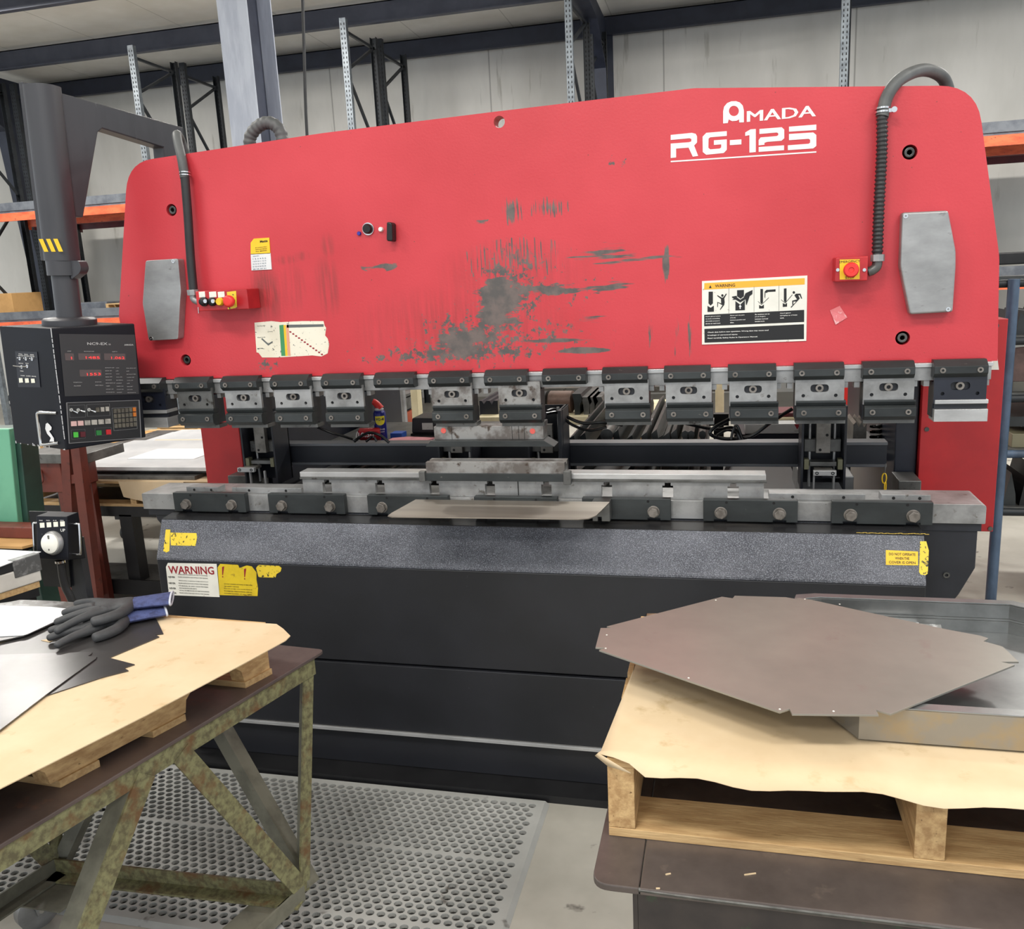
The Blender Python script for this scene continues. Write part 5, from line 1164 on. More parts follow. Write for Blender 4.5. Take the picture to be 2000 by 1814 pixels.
prop(MB().box(q[0]-.03, q[1]+.08, Yk+.1, Yk+.34, at_y(1500, 828, Yk).z+.0, q[5]-.035), 'cream_binder', m_cream, 'thick cream binder lying on the white instrument box', 'binder', bevel=.004)
q2 = q[5]-.035
prop(MB().box(q[0]-.02, q[1]+.06, Yk+.12, Yk+.32, q2, q2+.02), 'maroon_book', m_maroon, 'maroon book on top of the cream binder', 'book', bevel=.002)
q = seen(1646, 740, 1680, 775, 2.2, .2)
prop(MB().box(q[0]-.1, q[1]+.2, 2.2, 2.5, FZ, q[5]-.02), 'red_cabinet', m_redb, 'bright red cabinet seen between the two right holders', 'cabinet', bevel=.004)
q = seen(1640, 790, 1690, 822, 1.2, .3)
dk = thing('tool_stand', 'grey tool stand with notched die blocks behind the right end of the beam', 'stand', (q[0], 1.0, FZ))
zds = at_y(1700, 858, .8).z
MB().box(at_y(1640, 860, .8).x, at_y(1740, 860, .8).x, .62, 1.1, zds-.05, zds-.02).build('stand_top', m_greysteel, dk)
for px in (1645, 1735): x = at_y(px, 860, .8).x; MB().box(x-.015, x+.015, .65, .68, FZ, zds-.05).build('leg', m_frame, dk)
a, c = at_y(1666, 855, .7), at_y(1692, 855, .7); h1 = at_y(1680, 824, .7).z; zf = zds-.02
w_ = (c.x-a.x)/5
zg = [(a.x, zf), (c.x, zf), (c.x, h1-.004)]+[(c.x-w_*k, h1-(.022 if k % 2 else 0)) for k in range(1, 5)]+[(a.x, h1-.01)]
prop(MB().prism(zg, 'y', .7, .9), 'zigzag_die', m_sp, 'pale zigzag toothed die block standing behind the right gauge unit', 'die')
x = at_y(1714, 855, .75).x; hz = at_y(1714, 825, .75).z-zf+.02
pts = [(x+.024*math.cos(a_*.5), .76+.024*math.sin(a_*.5), zf+.006+hz*a_/70) for a_ in range(70)]
prop(MB().tube(pts, .0065, 8, 0), 'coil_spring', m_cable, 'black coil spring standing beside the zigzag die', 'spring', smooth=True)
# yellow chain hanging by the right frame
ch_ = thing('yellow_chain', 'short yellow plastic chain hanging beside the right side frame', 'chain', (at_y(1727, 940, .3).x, .3, at_y(1727, 965, .3).z))
for i, (px, py) in enumerate(((1727, 934), (1729, 951), (1727, 964))):
    p = at_y(px, py, .3); a_ = PI/2*(i % 2); ww = .007; hh = .018 if i < 2 else .012
    pts = [(p.x+ww*math.cos(k*PI/6)*(1 if i % 2 == 0 else .5), .3+ww*math.cos(k*PI/6)*(0 if i % 2 == 0 else .8), p.z+hh*math.sin(k*PI/6)) for k in range(13)]
    MB().tube(pts, .0022, 6, 2).build('link', m_yel, ch_, smooth=True)
p = at_y(1727, 927, .3); MB().cyl((p.x, .3, p.z-.004), (p.x+.004, .3, p.z+.04), .002, 6).build('hook', m_greysteel, ch_)
# rear fixtures bottom right
b = MB(); q = [at_y(*a_, .45) for a_ in ((1562, 930), (1668, 930), (1668, 968), (1553, 968))]
prop(b.prism([(p.x, p.z if i < 2 else FZ) for i, p in enumerate(q)], 'y', .45, .8), 'motor_guard', m_alu, 'pale grey sheet metal guard behind the right gauge unit', 'guard', bevel=.004)
a, c = at_y(1588, 934, .3), at_y(1640, 964, .3)
prop(MB().prism([(a.x, .94), (a.x+.03, .94), (a.x+.03, .985), (c.x-.03, .985), (c.x-.03, .94), (c.x, .94), (c.x, a.z), (a.x, a.z)], 'y', .3, .44), 'steel_bridge', m_frame, 'black arch shaped block on the rear bed below the right gauge unit', 'block', bevel=.003)
# cables
def cable(pts, r_, label, Y=.36, n=8):
    return prop(MB().tube([at_y(x, y, Y+(dy[0] if dy else 0)) for x, y, *dy in pts], r_, 8, n), 'black_cable', m_cable, label, 'cable', smooth=True)
cable([(1068, 803, -.05), (1085, 800), (1110, 815), (1140, 826), (1180, 824), (1215, 830, .05)], .0065, 'upper glossy black cable looping right of the punch')
cable([(1066, 808, -.08), (1090, 806, -.03), (1115, 828, -.03), (1150, 840, -.03), (1185, 834, -.03)], .0055, 'lower glossy black cable looping right of the punch')
cable([(1335, 826, .05), (1380, 836, .05), (1405, 838, .05), (1430, 835, .05), (1448, 850, .05)], .006, 'black cable running into the tangle below holder eleven')
cable([(1425, 818), (1395, 835), (1388, 848), (1410, 856), (1440, 856), (1470, 850), (1505, 825), (1548, 798)], .007, 'long black cable rising to the right out of the tangle', .33)
cable([(1400, 850), (1420, 840), (1437, 845), (1445, 858)], .005, 'short black cable arching in the middle of the tangle', .3)
cable([(1428, 858), (1432, 840), (1440, 832), (1450, 858)], .005, 'narrow upright loop of black cable in the tangle', .27)
cable([(620, 834), (650, 846), (665, 850), (690, 858)], .0055, 'thin black cable sagging below the fifth holder', .33)
cable([(692, 862), (705, 852), (722, 845), (742, 850), (760, 864)], .006, 'black cable arching in front of the spray can', .36)
cable([(715, 862), (728, 853), (736, 862)], .005, 'small black cable loop in front of the drink can', .34)
# ------------------------------------------------------------------ pipe rack at the right edge
Yq = 1.79
pr_ = thing('pipe_rack', 'blue and black pipe rack full of tooling at the right edge', 'rack', (2.05, Yq, FZ))
tp1 = at_y(1976, 545, Yq); xp = 2.052
MB().cyl((xp, Yq, FZ), (xp, Yq, tp1.z), .026, 20).build('post', m_bluepole, pr_, smooth=True)
for x, y in ((3.4, Yq), (xp, Yq+.75), (3.4, Yq+.75)): MB().cyl((x, y, FZ), (x, y, tp1.z), .026, 16).build('post', m_bluepole, pr_, smooth=True)
m_pipe = mat('dark_pipe', (36, 40, 44), .4, .2)
lev = [at_y(1990, y, Yq).z for y in (553, 667, 780, 889, 1003)]
for i, z in enumerate(lev):
    for y in (Yq+.03, Yq+.72): MB().cyl((xp-.06 if i == 0 else xp, y, z), (3.4, y, z), .02, 14).build('cross_pipe', m_pipe if i != 3 else m_bluepole, pr_, smooth=True)
    if i: MB().box(xp+.03, 3.4, Yq+.03, Yq+.72, z+.02, z+.026).build('shelf_sheet', m_greysteel, pr_)
MB().box(xp+.02, 3.4, Yq+.7, Yq+.76, lev[4]-.05, lev[4]+.02).build('lower_beam', m_black, pr_)
def sit(i): return lev[i]+.0262
def bx(x0, x1, y0, y1, z0, h, nm, m, label, cat, **k): return prop(MB().box(x0, x1, y0, y1, z0, z0+h), nm, m, label, cat, **k)
for j in range(5):
    x = xp+.05+.045*j; prop(MB().prism([(x, sit(1)), (x+.035, sit(1)), (x+.03, sit(1)+.09+.02*(j % 2)), (x+.012, sit(1)+.11), (x+.004, sit(1)+.07)], 'y', Yq+.08, Yq+.5), 'upright_tool', m_bar, 'dark upright forming tool, %s from the post on the top shelf of the pipe rack' % ['first', 'second', 'third', 'fourth', 'fifth'][j], 'forming tool', 'forming tools on the pipe rack')
m_brown = mat('brown_parts', (118, 94, 88), .6, .1, (92, 74, 70), 9)
bx(xp+.05, xp+.55, Yq+.08, Yq+.5, sit(2), .05, 'parts_box', mat('grey_box', (84, 84, 82), .5, 0, (96, 94, 84), 9), 'grey box with yellow labels on the second shelf of the pipe rack', 'box', bevel=.003)
for j, (dx, dy, h) in enumerate(((.0, 0, .17), (.09, .05, .12), (.2, .0, .15))):
    x = xp-.03+dx; z = sit(2)+.0505
    prop(MB().prism(rpoly([(x+.05, z), (x+.18, z), (x+.2, z+h*.5), (x+.15, z+h), (x+.06, z+h*.95), (x+.03, z+h*.5)], .02), 'y', Yq+.09+dy*2, Yq+.12+dy*2), 'leather_flap', m_brown, 'brown rounded leather piece, %s in the pile on the pipe rack' % ['leftmost', 'middle', 'rightmost'][j], 'leather piece', 'leather pieces')
for j in range(3): bx(xp+.06+.11*j, xp+.16+.11*j, Yq+.06, Yq+.3, sit(3), .07+.03*(j == 1), 'label_box', [mat('yellow_box', (124, 120, 96), .5), m_black, m_card][j], ['small yellowish box left on the third shelf of the pipe rack', 'black box in the middle of the third shelf of the pipe rack', 'tan box right on the third shelf of the pipe rack'][j], 'box', bevel=.003)
bx(xp+.05, xp+.5, Yq+.1, Yq+.6, sit(3)+.1005, .05, 'flat_tray', m_bar, 'dark flat tray on the boxes of the third pipe rack shelf', 'tray')
for j in range(4):
    x = xp+.04+.075*j; prop(MB().prism([(x, sit(4)), (x+.06, sit(4)), (x+.055, sit(4)+.06), (x+.03, sit(4)+.17-.03*(j % 2)), (x+.015, sit(4)+.1)], 'y', Yq+.06, Yq+.55), 'floor_tool', m_black if j % 2 else m_bar, 'heavy dark forming tool, %s from the post on the lowest shelf' % ['first', 'second', 'third', 'fourth'][j], 'forming tool', 'heavy tools on the lowest shelf')
bx(xp+.02, xp+.7, Yq+.5, Yq+.7, sit(4)+.001, .0, 'x', m_bar, 'x', 'x') if 0 else None
# things on the right rack's lower deck
q0, q1 = at_y(1958, 340, 7.3), at_y(2040, 430, 7.3)
q0, q1 = at_y(1925, 430, 7.3), at_y(2080, 470, 7.3)
bx(3.2, 4.4, 7.2, 7.9, 1.545, .12, 'flat_crate', m_black, 'black flat crate on the lower right rack deck', 'crate', bevel=.01)
bx(1.3, 2.9, 3.6, 3.9, FZ, .22, 'floor_beam', m_black, 'black steel beam lying on the floor behind the pipe rack', 'beam')
# ------------------------------------------------------------------ perforated floor mat
m_mat = mat('grey_rubber_mat', (170, 170, 166), .5, 0, (150, 150, 146), 3, (1, 1, 1), (.35, .7), .08, 70, col3=(88, 84, 78), ns3=9, thr3=(.66, .74))
px_, py_ = .0335, .0245
b = MB(); bm = b.bm
mx1, my1 = .125, -.285; mz0, mz1 = FZ+.001, FZ+.013
NX, NY = 36, 16
def cell(x0, x1, y0, y1, hole):
    P = lambda x, y, z: bm.verts.new((x, y, z))
    if not hole:
        v = [P(x0, y0, mz1), P(x1, y0, mz1), P(x1, y1, mz1), P(x0, y1, mz1)]; bm.faces.new(v); return
    cx, cy = (x0+x1)/2, (y0+y1)/2; n = 12; r = .0112
    I = []; O = []; D = []
    for i in range(n):
        a = 2*PI*i/n+PI/12; c_, s_ = math.cos(a), math.sin(a)
        k = min((x1-x0)/2/abs(c_) if abs(c_) > 1e-6 else 9, (y1-y0)/2/abs(s_) if abs(s_) > 1e-6 else 9)
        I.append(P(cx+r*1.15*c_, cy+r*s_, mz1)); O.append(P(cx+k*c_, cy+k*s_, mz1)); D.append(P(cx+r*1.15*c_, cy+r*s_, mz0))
    cor = {}
    for i in range(n):
        j = (i+1) % n
        a0, a1 = O[i].co, O[j].co
        f = [O[i]]
        if abs(a0.x-a1.x) > 1e-5 and abs(a0.y-a1.y) > 1e-5:
            X_ = a0.x if abs(abs(a0.x-cx)-(x1-x0)/2) < 1e-5 else a1.x; Y_ = a0.y if abs(abs(a0.y-cy)-(y1-y0)/2) < 1e-5 else a1.y
            f.append(P(X_, Y_, mz1))
        f += [O[j], I[j], I[i]]; bm.faces.new(f); bm.faces.new((I[i], I[j], D[j], D[i]))
bd = .022
ytop = my1-bd
gy = ytop
rowc = 0
while gy > -1.0:
    off = (rowc % 2)*px_/2
    xr = mx1-bd
    if off: cell(xr-off, xr, gy-py_, gy, False)
    x = xr-off; n = 0
    while x > -2.2:
        cell(x-px_, x, gy-py_, gy, True); x -= px_
    gy -= py_; rowc += 1
    if rowc % 12 == 0: cell(-2.2-.1, xr, gy-.012, gy, False); gy -= .012
yb_ = gy
for q in ((-2.3, mx1, ytop, my1), (-2.3, mx1, yb_-bd, yb_), (mx1-bd, mx1, yb_, ytop)): cell(q[0], q[1], q[2], q[3], False)
for (a_, c_) in (((mx1, my1), (mx1, yb_-bd)), ((mx1, yb_-bd), (-2.3, yb_-bd))):
    b.flat([(a_[0], a_[1], mz1), (c_[0], c_[1], mz1), (c_[0]+(.014 if a_[0] == c_[0] else 0), c_[1]-(.014 if a_[1] == c_[1] else 0), FZ+.0005), (a_[0]+(.014 if a_[0] == c_[0] else 0), a_[1]-(.014 if a_[1] == c_[1] else 0), FZ+.0005)])
mt = b.build('floor_mat', m_mat, fix=False); tag(mt, 'grey perforated rubber anti fatigue mat on the floor in front of the press brake', 'mat')
MB().box(-2.29, mx1-.003, yb_-bd+.003, my1-.003, FZ+.0004, FZ+.0009).build('mat_hole_shade', mat('mat_shadow', (34, 33, 31), .8), mt)  # near-black sheet below the mat paints the shade in its holes
# ------------------------------------------------------------------ left work table
m_top = mat('rusty_steel_top', (110, 96, 92), .38, .35, (82, 71, 69), 4, (1, 1, 1), (.35, .68), .06, 50, col3=(124, 92, 80), ns3=11, thr3=(.64, .74), r2=.5)
m_olive = mat('chipped_olive_paint', (128, 126, 90), .55, 0, (92, 86, 62), 60, (1, 1, 1), (.4, .62), .3, 60, col3=(104, 76, 48), ns3=14, thr3=(.52, .66))
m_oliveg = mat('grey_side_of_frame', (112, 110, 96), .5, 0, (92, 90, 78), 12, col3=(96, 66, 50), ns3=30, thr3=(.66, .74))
A_ = at_z(635, 1268, .70); Ee = Vector((-.2525, -.9676, 0)); Bb = Vector((-.993, .085, 0))
def TP(s, t_, z): return Vector((A_.x, A_.y, 0))+Ee*s+Bb*t_+V(0, 0, z)
lt = thing('work_table', 'rusty steel work table with chipped olive legs and casters at lower left', 'table', (A_.x, A_.y, FZ))
TLn, TWd = 1.45, .95
b = MB(); b.prism(rpoly([(TP(0, 0, 0).x, TP(0, 0, 0).y), (TP(0, TWd, 0).x, TP(0, TWd, 0).y), (TP(TLn, TWd, 0).x, TP(TLn, TWd, 0).y), (TP(TLn, 0, 0).x, TP(TLn, 0, 0).y)], [.02, .02, .02, .02], 4), 'z', .69, .70)
b.build('table_top', m_top, lt, bevel=.002)
for (p, q, up) in ((TP(.035, .012, .665), TP(TLn-.03, .012, .665), 1), (TP(.02, .03, .665), TP(.02, TWd-.03, .665), 1), (TP(.02, TWd-.02, .665), TP(TLn-.03, TWd-.02, .665), 1), (TP(TLn-.02, .03, .665), TP(TLn-.02, TWd-.03, .665), 1)):
    MB().beam(p, q, .006, .048).build('apron', m_olive, lt)
C1 = Vector((-.405, -1.0, .065)); C3 = at_z(108, 1690, .065); C3 = Vector((C3.x, C3.y, .065)); C2 = C1+Ee*.88; C4 = C3+Ee*.88
def ang(p, q, w_, nm, m=m_olive, face=None, sg=1):
    d = (Vector(q)-Vector(p)).normalized(); f = Vector(face or (.9676, -.2525, 0)); sd = d.cross(f).normalized(); f = sd.cross(d)
    b_ = MB(); b_.beam(p, q, w_, .006, f); o_ = b_.build(nm, m, lt); e_ = -f*(w_/2+.003)+sd*(w_/2-.003)*sg
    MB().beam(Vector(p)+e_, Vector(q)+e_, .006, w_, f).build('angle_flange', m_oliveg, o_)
    return o_
for (c, s_, tt_) in ((C1, .05, .02), (C3, .05, TWd-.05)): ang(c, TP(s_, tt_, .66), .038, 'corner_leg')
ang(C1, TP(.505, .01, .655), .05, 'side_brace'); ang(C2, TP(.60, .01, .655), .05, 'side_brace', sg=-1)
ang(C3, TP(.505, TWd-.03, .655), .05, 'side_brace'); ang(C4, TP(.60, TWd-.03, .655), .05, 'side_brace')
ang(C1+V(0, .01, 0), TP(.03, .50, .655), .04, 'back_brace', m_oliveg, (0, -1, 0)); ang(C3+V(0, .01, 0), TP(.03, .56, .655), .04, 'back_brace', m_oliveg, (0, -1, 0))
for (p, q) in ((C1, C3), (C1, C2), (C3, C4), (C2, C4)):
    d_ = (q-p).normalized(); pn = Vector((d_.y, -d_.x, 0)); cc_2 = (C1+C2+C3+C4)/4
    if pn.dot(cc_2-p) < 0: pn = -pn
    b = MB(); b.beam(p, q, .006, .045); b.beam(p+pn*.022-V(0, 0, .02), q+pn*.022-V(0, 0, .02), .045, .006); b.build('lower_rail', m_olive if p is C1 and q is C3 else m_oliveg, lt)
gz = MB(); gz.prism([(C1.x, C1.y), (C1.x-.13, C1.y+.01), (C1.x-.13-.04, C1.y-.14), (C1.x-.04, C1.y-.14)], 'z', .036, .041); gz.build('caster_plate', m_oliveg, lt)
gz = MB(); gz.prism([(C3.x, C3.y), (C3.x+.16, C3.y-.01), (C3.x+.13, C3.y-.14), (C3.x-.04, C3.y-.14)], 'z', .036, .041); gz.build('caster_plate', m_oliveg, lt)
def caster(x, y, dr=(1, .25, 0), r_=.048):
    d = Vector(dr).normalized(); c = V(x, y, FZ+r_)
    w_ = MB(); w_.lathe(c-d*.02, d, [(r_*.55, .002), (r_*.75, 0), (r_, .006), (r_, .034), (r_*.75, .04), (r_*.55, .038)], 28); wq = w_.build('caster_wheel', m_alu, lt, smooth=True)
    MB().cyl(c-d*.028, c+d*.028, .008, 10).build('axle', m_chrome, wq)
    f = MB(); up = V(0, 0, 1); sd = Vector((-d.y, d.x, 0))
    for s_ in (-1, 1):
        o_ = c+d*(.024*s_)
        pr2 = [(-.012, -.012), (.012, -.012), (.022, .055), (-.022, .055)]
        v0 = [f.bm.verts.new(o_+sd*a+up*z) for a, z in pr2]; v1 = [f.bm.verts.new(o_+sd*a+up*z+d*.003*s_) for a, z in pr2]
        f.bm.faces.new(v0); f.bm.faces.new(v1[::-1]); [f.bm.faces.new((v0[i-1], v0[i], v1[i], v1[i-1])) for i in range(4)]
    f.box(x-.028, x+.028, y-.025, y+.025, FZ+r_+.052, max(.037, FZ+r_+.058)); f.build('caster_fork', m_alu, lt)
cw = at_z(80, 1806, FZ); caster(cw.x, cw.y, (1, -.45, 0), .06); caster(C1.x-.07, C1.y-.07, (.3, 1, 0)); caster(C2.x-.05, C2.y+.06); caster(C4.x+.05, C4.y+.06)
# pallet on the left table
PZ0, PZ1 = .7005, .846
K0 = at_z(500, 1272, PZ1); e2 = Vector((-.315, -.948, 0)).normalized(); b2 = Vector((-.994, .05, 0))
K = Vector((-.447, -.972, 0))
def LP(s, t_, z): return K+e2*s+b2*t_+V(0, 0, z)
lp = thing('wooden_pallet', 'wooden pallet with notched stringers lying on the rusty left work table', 'pallet', (K.x, K.y, PZ0))
tb = .016
def lprism(profile, t0, t1, nm, m):    # profile in (s, z) extruded across t
    b = MB(); v0 = [b.bm.verts.new(LP(s, t0, z)) for s, z in profile]; v1 = [b.bm.verts.new(LP(s, t1, z)) for s, z in profile]
    b.bm.faces.new(v0); b.bm.faces.new(v1[::-1])
    for i in range(len(profile)): b.bm.faces.new((v0[i-1], v0[i], v1[i], v1[i-1]))
    return b.build(nm, m, lp)
za, zb2 = PZ0+tb, PZ1-tb
prof = [(0, za)]
for (s0, s1) in ((.085, .265), (.60, .785)):
    prof += [(s0, za), (s0+.006, za+.03), (s0+.022, za+.045), (s1-.022, za+.045), (s1-.006, za+.03), (s1, za)]
prof += [(.98, za), (.98, zb2), (0, zb2)]
for t_ in (0, .4, .80): lprism(prof, t_, t_+.038, 'stringer', m_woody)
for s_ in (0, .2, .4, .6, .8, .89): lprism([(s_, zb2), (s_+.09, zb2), (s_+.09, PZ1), (s_, PZ1)], -.004, .842, 'deck_board', m_wood)
for s_ in (0.0, .272, .495, .79): lprism([(s_, PZ0), (s_+.09, PZ0), (s_+.09, za), (s_, za)], -.006, .842, 'bottom_board', m_wood)
pts = [at_z(x, y, .849) for x, y in ((315, 1205), (430, 1211), (540, 1218), (553, 1227), (567, 1241), (558, 1250), (500, 1282), (285, 1396), (0, 1539))]
P_ = [(p.x, p.y) for p in pts]; P_ += [(-.60, -1.95), (-1.35, -1.95), (-1.35, -1.0), (-1.0, -.985)]
b = MB().prism(P_, 'z', .8465, .8485); tag(b.build('kraft_paper_sheet', m_kraft), 'tan kraft paper sheet covering the pallet on the left table', 'paper')
m_sheet = mat('dark_cold_rolled_sheet', (92, 90, 90), .3, .7, (78, 76, 76), 4, (1, 1, 1), bump=.015, bs=30)
m_sheetm = mat('milled_sheet', (114, 112, 112), .3, .78, (104, 102, 102), 5, (1, 1, 1), bump=.03, bs=25)
def sheet(pp, z, th, nm, m, label, cat='sheet metal', extra=()):
    P_ = [(at_z(x, y, z).x, at_z(x, y, z).y) for x, y in pp]+list(extra)
    return tag(MB().prism(P_, 'z', z-th, z).build(nm, m), label, cat)
sheet([(-200, 1330), (45, 1241), (105, 1219), (200, 1180), (305, 1208), (312, 1222), (319, 1237), (303, 1239), (311, 1243), (213, 1284), (263, 1297), (242, 1304), (251, 1309), (200, 1322), (90, 1358), (40, 1390), (-200, 1540)], .8515, .0025, 'cut_sheet_blank', m_sheet, 'dark grey cut sheet metal blank with notched corners under the gloves on the left table')
sheet([(-260, 1288), (0, 1278), (180, 1273), (178, 1277), (172, 1281), (189, 1282), (187, 1286), (90, 1356), (-5, 1429), (-260, 1640)], .8545, .0025, 'cut_sheet_blank', m_sheetm, 'shiny lighter sheet metal blank overlapping the dark one at the left edge')
sheet([(-200, 1330), (0, 1251), (46, 1241), (106, 1216), (150, 1191), (120, 1184), (-200, 1176)], .8585, .003, 'cut_sheet_blank', m_sheet, 'grey sheet blank under the white paper on the left table')
sheet([(-150, 1250), (45, 1240), (55, 1237), (105, 1214), (147, 1190), (100, 1185), (-150, 1177)], .8605, .0015, 'paper_sheet', m_paper, 'white paper drawing lying on the sheets at the left edge', 'paper')
sheet([(-40, 1183), (20, 1175), (40, 1171), (100, 1173), (240, 1182), (320, 1192), (200, 1196), (60, 1189)], .8535, .0015, 'plastic_sheet', mat('smoky_film', (112, 110, 108), .2, .2, (150, 150, 150), 30, thr=(.5, .6)), 'smoky grey plastic film lying behind the white paper on the left table', 'film')
sheet([(80, 1250), (98, 1247), (103, 1251), (97, 1254)], .8528, .001, 'paper_scrap', m_kraft, 'tiny tan paper scrap on the dark sheet near the gloves', 'scrap')
# gloves
m_glove = mat('grey_glove_coating', (62, 63, 65), .6, 0, (52, 53, 55), 18, bump=.2, bs=120)
m_knit = mat('blue_knit', (66, 76, 120), .8, 0, (50, 56, 92), 60, bump=.5, bs=200)
m_hem = mat('light_hem', (190, 194, 204), .8)
GS = 1.18
def glove(o, heading, label, z0, curl=0, seed=1):
    """o wrist centre; heading direction the fingers point; fingers, palm, thumb and knitted cuff"""
    g = thing('work_glove', label, 'glove', (o[0], o[1], z0), 0, 'pair of grey work gloves')
    h = Vector((math.cos(heading), math.sin(heading), 0)); s = Vector((-h.y, h.x, 0)); O = Vector((o[0], o[1], z0))
    me = bpy.data.meshes.new('hand'); bmm = bmesh.new(); lay = bmm.verts.layers.skin.verify()
    def nv(f, l, z, rx, ry=None, root=False):
        v = bmm.verts.new(O+h*(f*GS)+s*(l*GS)+V(0, 0, z)); v[lay].radius = (rx*GS, (ry or rx)*1.1); v[lay].use_root = root; return v
    w0 = nv(0, 0, .013, .024, .013, True); w1 = nv(.03, 0, .014, .030, .014); w2 = nv(.065, 0, .015, .036, .014)
    bmm.edges.new((w0, w1)); bmm.edges.new((w1, w2))
    rnd = random.Random(seed)
    for i, (l, L, r_) in enumerate(((-.039, .060, .0092), (-.014, .076, .0098), (.013, .080, .01), (.039, .066, .0098))):
        k = nv(.092, l, .014, .0135, .012); bmm.edges.new((w2, k)); pv = k
        dl = l*.75+rnd.uniform(-.004, .004)
        for j, f in enumerate((.35, .7, 1.)):
            v = nv(.092+L*f, l+dl*f*1.6, .013+[.004, .002, -.002][j]+curl*f*.01, r_*(1-.06*j)); bmm.edges.new((pv, v)); pv = v
    t1 = nv(.02, .034, .014, .014); t2 = nv(.036, .062, .013, .0135); t3 = nv(.062, .078, .0125, .013); t4 = nv(.088, .084, .012, .0115)
    bmm.edges.new((w1, t1)); bmm.edges.new((t1, t2)); bmm.edges.new((t2, t3)); bmm.edges.new((t3, t4))
    bmm.transform(W(g).inverted()); bmm.to_mesh(me); bmm.free()
    ob = bpy.data.objects.new('hand', me); COL.objects.link(ob); ob.parent = g
    sk = ob.modifiers.new('skin', 'SKIN'); sk.use_smooth_shade = True; sb = ob.modifiers.new('sub', 'SUBSURF'); sb.levels = 2; sb.render_levels = 2
    dg = bpy.context.evaluated_depsgraph_get(); m2 = bpy.data.meshes.new_from_object(ob.evaluated_get(dg)); ob.modifiers.clear(); ob.data = m2
    m2.polygons.foreach_set('use_smooth', [True]*len(m2.polygons))
    m2.materials.clear(); m2.materials.append(m_glove)
    cf = MB(); n = 20; rings = []
    for f, a, c_ in ((.012, .031, .0125), (-.01, .032, .0125), (-.035, .034, .012), (-.06, .037, .0115), (-.07, .038, .011)):
        rings.append([cf.bm.verts.new(O+h*(f*GS)+s*(a*GS*math.cos(2*PI*i/n))+V(0, 0, .0135+c_*math.sin(2*PI*i/n))) for i in range(n)])
    for k in range(1, len(rings)):
        for i in range(n): cf.bm.faces.new((rings[k-1][i-1], rings[k-1][i], rings[k][i], rings[k][i-1]))
    cf.build('knit_cuff', m_knit, g, smooth=True)
    hp_ = [O+h*-.07*GS+s*(.038*GS*math.cos(2*PI*i/16))+V(0, 0, .0135+.011*math.sin(2*PI*i/16)) for i in range(17)]
    MB().tube(hp_, .0028, 8, 2).build('cuff_hem', m_hem, g, smooth=True)
    return g
ga = at_z(290, 1193, .87); gb = at_z(150, 1213, .87)
hd = math.atan2(gb.y-ga.y, gb.x-ga.x)
glove((ga.x-.03, ga.y-.03), hd+.22, 'lower grey work glove lying flat on the dark sheet metal blank', .8525, 0, 2)
glove((ga.x-.03, ga.y+.005), hd-.02, 'upper grey work glove with a blue knit cuff lying on the other glove', .877, -1.0, 5)
# ------------------------------------------------------------------ things standing left of the gloves
F_ = at_y(83, 1133, -.60); zcb = F_.z; N_ = at_z(-10, 1163, zcb); D_ = (N_-F_).normalized()
N_ = F_+D_*.75; LD = Vector((-.95, -.05, 0)).normalized()*.42
quad = [(F_.x, F_.y), (N_.x, N_.y), (N_.x+LD.x, N_.y+LD.y), (F_.x+LD.x, F_.y+LD.y)]
ztc = at_y(62, 1100, F_.y).z; ztl = at_y(70, 1083, F_.y).z
ctr = Vector(((F_.x+N_.x+LD.x)/2, (F_.y+N_.y+LD.y)/2, 0))
def shrink(q, k): return [(ctr.x+(x-ctr.x)*k, ctr.y+(y-ctr.y)*k) for x, y in q]
st = thing('side_table', 'low dark table under the white carton at the left edge', 'table', (ctr.x, ctr.y, FZ))
MB().prism(shrink(quad, .97), 'z', zcb-.05, zcb-.022).build('table_top', m_black, st)
for q in shrink(quad, .85): MB().box(q[0]-.02, q[0]+.02, q[1]-.02, q[1]+.02, FZ, zcb-.05).build('leg', m_greend, st)
MB().prism(shrink(quad, .98), 'z', zcb-.021, zcb-.001).build('wood_slats', m_wood, st)
cb_ = thing('white_carton', 'long white cardboard carton with a taped grey corner at the left edge', 'carton', (ctr.x, ctr.y, zcb))
MB().prism(quad, 'z', zcb, ztc).build('carton_body', mat('white_carton_board', (214, 210, 202), .6, 0, (200, 196, 188), 6), cb_, bevel=.004)
off = Vector((-D_.y, D_.x, 0)); off = off if off.x > 0 else -off
tq = [F_+off*.003-D_*.004, F_+off*.003+D_*.085, F_-off*.03+D_*.085, F_-off*.03-D_*.004]
MB().prism([(p.x, p.y) for p in tq], 'z', zcb+.035, ztl+.004).build('grey_tape', mat('silver_tape', (96, 96, 96), .3, .3, (140, 140, 140), 30, thr=(.5, .62)), cb_, bevel=.002)
prop(MB().prism(shrink(quad, 1.0), 'z', ztc+.0005, ztl), 'rubber_liner', m_rubber, 'dark liner strip on top of the white carton', 'liner', bevel=.004)
pq = [at_z(x, y, ztl+.003) for x, y in ((80, 1077), (60, 1083), (0, 1106), (-40, 1120), (-60, 1075), (0, 1073))]
prop(MB().prism([(p.x, p.y) for p in pq], 'z', ztl+.0008, ztl+.003), 'paper_sheet', m_paper, 'glossy white sheet on the dark liner at the left edge', 'sheet')
Yx = -.1
a = at_y(55, 1068, Yx)
prop(MB().prism([(a.x-.5, Yx), (a.x-.03, Yx), (a.x, Yx+.06), (a.x-.1, Yx+.3), (a.x-.5, Yx+.3)], 'z', a.z-.01, a.z), 'cardboard_sheet', m_card, 'folded tan cardboard sheet behind the white carton', 'cardboard')
q0 = at_y(-30, 1040, Yx+.02); q1 = at_y(43, 1056, Yx+.02)
